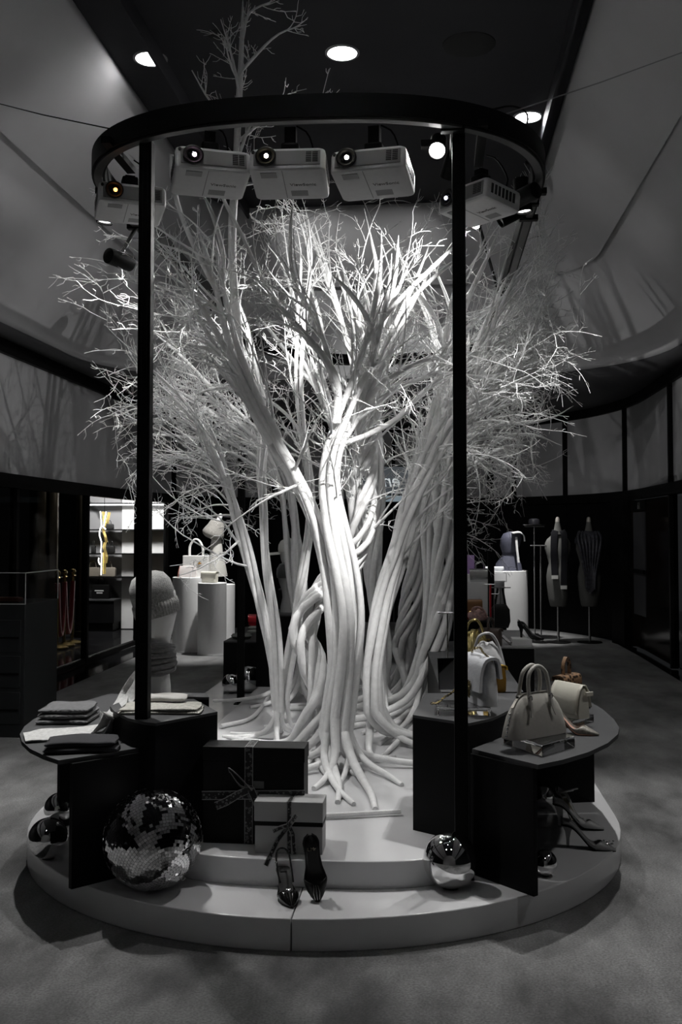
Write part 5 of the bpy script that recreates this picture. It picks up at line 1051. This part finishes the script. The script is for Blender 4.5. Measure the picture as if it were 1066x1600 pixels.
ls = thing('strip_light', 'long white strip light along the top of the marble wall', 'light', ((sx0+sx1)/2, SYY-.15, PY(170, 789, SYY)[2])); obj('tube', MB().box((sx0-ls.location[0], -.02, -.012), (sx1-ls.location[0], .02, .012)), mat('strip_glow', (1, 1, 1), .4, emit=1.5), ls); obj('channel', MB().box((sx0-ls.location[0], -.03, .012), (sx1-ls.location[0], .14, .03)), BLACKM, ls)
lamp('shop_light', 'AREA', (sx0+.6, SYY-1.2, 2.58), (sx0+.6, SYY-.5, .6), LP['store'], .6)
lamp('shop_light', 'AREA', ((xs+sx1)/2, SYY-1.2, 2.58), ((xs+sx1)/2, SYY-.4, .6), LP['store']*.45, .4)
sb1 = PY(160, 934, SYY); o = thing('shopping_bag', 'black rectangular shopping bag on the shop cabinet', 'bag', (sb1[0]+.06, SYY-.22, zb_+.02)); obj('body', MB().box((-.14, -.05, 0), (.14, .05, .22)), GB, o, bevel=.003)
for k, w_ in ((.12, .09), (.085, .06)): obj('print_line', MB().box((-w_, -.053, k), (w_*.6, -.05, k+.018)), mat('print_white', (.5, .5, .5), .6), o)
obj('handle', MB().tube(smooth_path([(-.06, 0, .21), (-.04, 0, .32), (.04, 0, .32), (.06, 0, .21)], 12), .004, 6), BLACKM, o)
for k, (px, z, w_, h, c, lab) in enumerate(((171, sh_z[0], .07, .14, .01, 'small black handbag on the top shop shelf'), (147, sh_z[1], .03, .2, .01, 'slim black clutch on the middle shop shelf'), (168, sh_z[1], .06, .19, .01, 'pair of black pouches on the middle shop shelf'), (175, sh_z[1], .05, .19, .008, 'narrow black purse on the middle shop shelf'), (146, sh_z[2], .12, .24, .18, 'sand coloured tote on the bottom shop shelf'), (170, sh_z[2], .13, .24, .22, 'beige quilted bag on the bottom shop shelf'), (146, zb_+.02, .04, .2, .01, 'slim black box beside the shopping bag'))):
    p = PY(px, 850, SYY-.15); o = thing('shelf_bag', lab, 'bag', (p[0], SYY-.16, z)); m_ = mat('shelf_leather_%d' % int(c*1000), (c, c*.9, c*.75) if c > .1 else (c, c, c), .5)
    obj('body', MB().loft([[(w_*s_*sx, .04*s_*sy, zz) for sx, sy in ((-1, -1), (1, -1), (1, 1), (-1, 1))] for zz, s_ in ((0, .95), (h*.1, 1), (h*.5, .97), (h*.6, .85))]), m_, o, bevel=.006); obj('handle', MB().tube(smooth_path([(-w_*.5, 0, h*.55), (-w_*.3, 0, h*.95), (w_*.3, 0, h*.95), (w_*.5, 0, h*.55)], 10), .006, 6), m_, o)
# glowing monogram in the shop window: white tubes in front, gold letter sides behind
SGY = 14.9
def SP(x, y): return PY(x, y, SGY)
zx = SP(162, 898); sg = thing('monogram_sign', 'tall glowing interlaced letter sign with gold sides in the shop', 'sign', (zx[0], SGY, zx[2]))
def zc(x, y): return (120+x/8.883, 780+y/8.883)
NEON = mat('neon_white', (1, 1, 1), .4, emit=3.0, ecol=(1, .98, .9)); SGD = mat('sign_gold', (.8, .6, .2), .25, metal=1, emit=.25, ecol=(1, .75, .25))
for pts in (((330, 170), (345, 360), (325, 420), (320, 510), (345, 600), (335, 740)), ((410, 175), (385, 330)), ((385, 345), (375, 385), (405, 420)), ((350, 745), (345, 890), (340, 1050)), ((308, 815), (305, 860), (325, 905), (350, 905))):
    obj('neon_tube', MB().tube(smooth_path([SP(*zc(*p)) for p in pts], 14), .0095, 8), NEON, sg, world=True)
for pts in (((360, 170), (375, 360), (360, 440), (385, 520), (400, 600)), ((440, 180), (410, 340)), ((380, 600), (372, 680), (400, 800), (390, 890)), ((372, 740), (372, 1040))):
    obj('gold_side', MB().ribbon([Vector(p) for p in smooth_path([SP(*zc(*p))+np.array([0, .05, 0]) for p in pts], 14)], (.2, 1, 0), .07, .009), SGD, sg, world=True, smooth=60)
obj('hanger', MB().tube([SP(*zc(380, 30))+np.array([0, .03, .9]), SP(*zc(380, 180))+np.array([0, .03, 0])], .004, 6), BLACKM, sg, world=True)
# stanchions with red rope, bronze columns, dark cabinet with glass case
for px, py, lab in ((89, 1013, 'brass rope post nearest the dark cabinet'), (100, 1009, 'brass rope post in the middle of the three'), (113, 1005, 'brass rope post nearest the lit shop')):
    b0 = PZ(px, py, 0); o = thing('rope_post', lab, 'rope post', b0, group='brass rope posts behind the glass'); GD = mat('dim_brass', (.35, .26, .10), .25, metal=1)
    obj('base', MB().lathe([(.001, 0), (.15, 0), (.15, .02), (.03, .05), (.001, .05)], 24), GD, o); obj('post', MB().tube([(0, 0, .04), (0, 0, .92)], .022, 12), GD, o); obj('finial', MB().lathe([(.03, .92), (.045, .935), (.02, .95), (.045, .99), (.03, 1.02), (.001, 1.03)], 16), GD, o)
r0, r1, r2_ = PZ(89, 1013, 0), PZ(100, 1009, 0), PZ(113, 1005, 0); RR = mat('red_velvet', (.16, .004, .008), .8, sheen=.5)
for a, b_, lab in ((r0, r1, 'dark red velvet rope between the first two brass posts'), (r1, r2_, 'dark red velvet rope between the last two brass posts')):
    single('velvet_rope', MB().tube(smooth_path([a+[0, 0, .86], a*.8+b_*.2+np.array([0, 0, .35]), (a+b_)/2+[0, 0, .16], a*.2+b_*.8+np.array([0, 0, .35]), b_+[0, 0, .86]], 16), .035, 10), RR, lab, 'rope')
for px, w_, lab in ((62, .16, 'dark bronze column nearest the cabinet behind the glass'), (80, .1, 'slim dark bronze column in the middle'), (126, .07, 'dark bronze column beside the lit shop')):
    b0 = PY(px, 900, 14.3); o = thing('bronze_column', lab, 'column', (b0[0], 14.3, 0)); obj('shaft', MB().lathe([(w_, 0), (w_, 3.4)], 24), mat('dark_bronze', (.05, .042, .03), .2, metal=.9), o); obj('foot', MB().lathe([(w_+.02, 0), (w_+.02, .08), (w_, .09)], 24), MATS['dark_bronze'], o)
cq = PZ(37, 1153, 0); cab = thing('dark_cabinet', 'dark drawer cabinet at the picture edge carrying a glass case', 'cabinet', (cq[0]-.44, cq[1]+.3, 0)); CZ = 1.55-(945-830)/proj(cq)[2]
obj('body', MB().box((-.44, -.3, 0), (.44, .35, CZ)), mat('cabinet_dark', (.018, .020, .021), .5), cab, bevel=.004)
for k in range(3): 
    dw = obj('drawer', MB().box((-.41, -.308, .1+k*.27), (.41, -.298, .34+k*.27)), MATS['cabinet_dark'], cab, bevel=.003); obj('pull', MB().box((.2, -.318, .2+k*.27), (.4, -.308, .215+k*.27)), BLACKM, dw)
gc = thing('glass_case', 'low glass case with pale edges on the dark cabinet', 'case', (cq[0]-.44, cq[1]+.3, CZ+.002)); CH = .235
obj('pane', MB().box((-.44, -.3, .0), (.44, -.296, CH)), GLASS, gc); obj('pane', MB().box((.436, -.296, .0), (.44, .35, CH)), GLASS, gc); obj('pane', MB().box((-.44, -.296, CH-.004), (.436, .35, CH)), GLASS, gc)
for a, b_ in (((-.44, -.3, .0), (.44, -.3, .0)), ((.44, -.3, .0), (.44, -.3, CH)), ((-.44, -.3, CH), (.44, -.3, CH)), ((.44, -.3, CH), (.44, .35, CH)), ((.44, .35, 0), (.44, .35, CH))): obj('edge', MB().tube([a, b_], .004, 6), mat('edge_pale', (.45, .45, .45), .3), gc)
o = thing('wallet', 'brown wallet lying inside the glass case', 'wallet', (cq[0]-.22, cq[1]+.2, CZ+.006)); obj('cover', MB().box((-.1, -.05, 0), (.1, .05, .03)), mat('brown_leather', (.12, .045, .03), .5), o, bevel=.006); obj('flap', MB().box((-.1, -.052, .03), (.1, .0, .036)), MATS['brown_leather'], o)
# ---- spotlights added on the ceiling to brighten the screens and coves
for (x, y), tgt, e, an, lab in (((1.45, 5.2), (XL, 8.6, 2.75), LP['wash'], 50, 'added spotlight above the door side aimed across at the shop front'), ((-1.7, 5.2), (XR, 12.0, 2.6), LP['wash'], 44, 'added spotlight above the shop front aimed across at the door side'),
                            ((1.4, 9.3), (XL, 13.6, 2.6), LP['flank'], 50, 'added spotlight at the far end aimed at the shop front screens'), ((-1.7, 9.3), (2.9, 14.8, 2.6), LP['flank'], 50, 'added spotlight at the far end aimed at the door side screens')):
    spotlight(lab, (x, y, 4.82), tgt, .14, .04, 'off', e, an, hang=(x, y, 4.985), size=.03)
for x, tx, lab in ((1.48, 2.1, 'added spotlight aimed down at the carpet on the door side'), (-1.75, -2.2, 'added spotlight aimed down at the carpet on the shop front side')):  # lamps added to make the bright pools on the carpet
    spotlight(lab, (x, 5.6, 4.82), (tx, 4.7, 0), .14, .04, 'off', LP['pool'], 52, hang=(x, 5.6, 4.985), size=.03)
spotlight('added unseen spotlight on the cove lip aimed under the crescent table', (2.72, 4.3, 3.30), (1.15, 4.75, .12), .14, .04, 'off', LP['lip'], 40, hang=(2.85, 4.3, 3.42), size=.05)  # lamp added out of view to brighten the shoes under the table
spotlight('added spotlight at the far end of the ring', (TX+.1, TY1+TR-.02, TZ-.2), (0, 17, 2.6), .14, .04, 'off', LP['far'], 85, hang=(TX+.1, TY1+TR, TZ-.06), size=.02)  # added lamp that brightens the screens on the far wall
for x, y, tx, ty, lab in ((xa+.3, ya-.9, xa, ya, 'added soffit light over the broad pedestal'), (-1.9, 12.3, -2.4, 12.6, 'added soffit light over the tote bag pedestals')):  # lamps added to the soffit to brighten the white pedestals
    o = thing('downlight', lab, 'downlight', (x, y, 3.365)); obj('bezel', MB().lathe([(.06, -.006), (.075, -.004), (.075, .003)], 24, caps=False), BLACKM, o); obj('diffuser', MB().lathe([(.0005, -.003), (.062, -.003)], 24), LENSDIM, o)
    lamp('downlight_beam', 'SPOT', (x, y, 3.34), (tx, ty, .6), LP['soffit'], .04, 48, .6)
# the room goes on behind the photographer
struct('wall_rear', MB().box((-3.7, -3.2, 0), (3.4, -3.05, 5.1)), mat('rear_wall', (.6, .6, .6), .8), 'plain grey wall behind the open carpet')
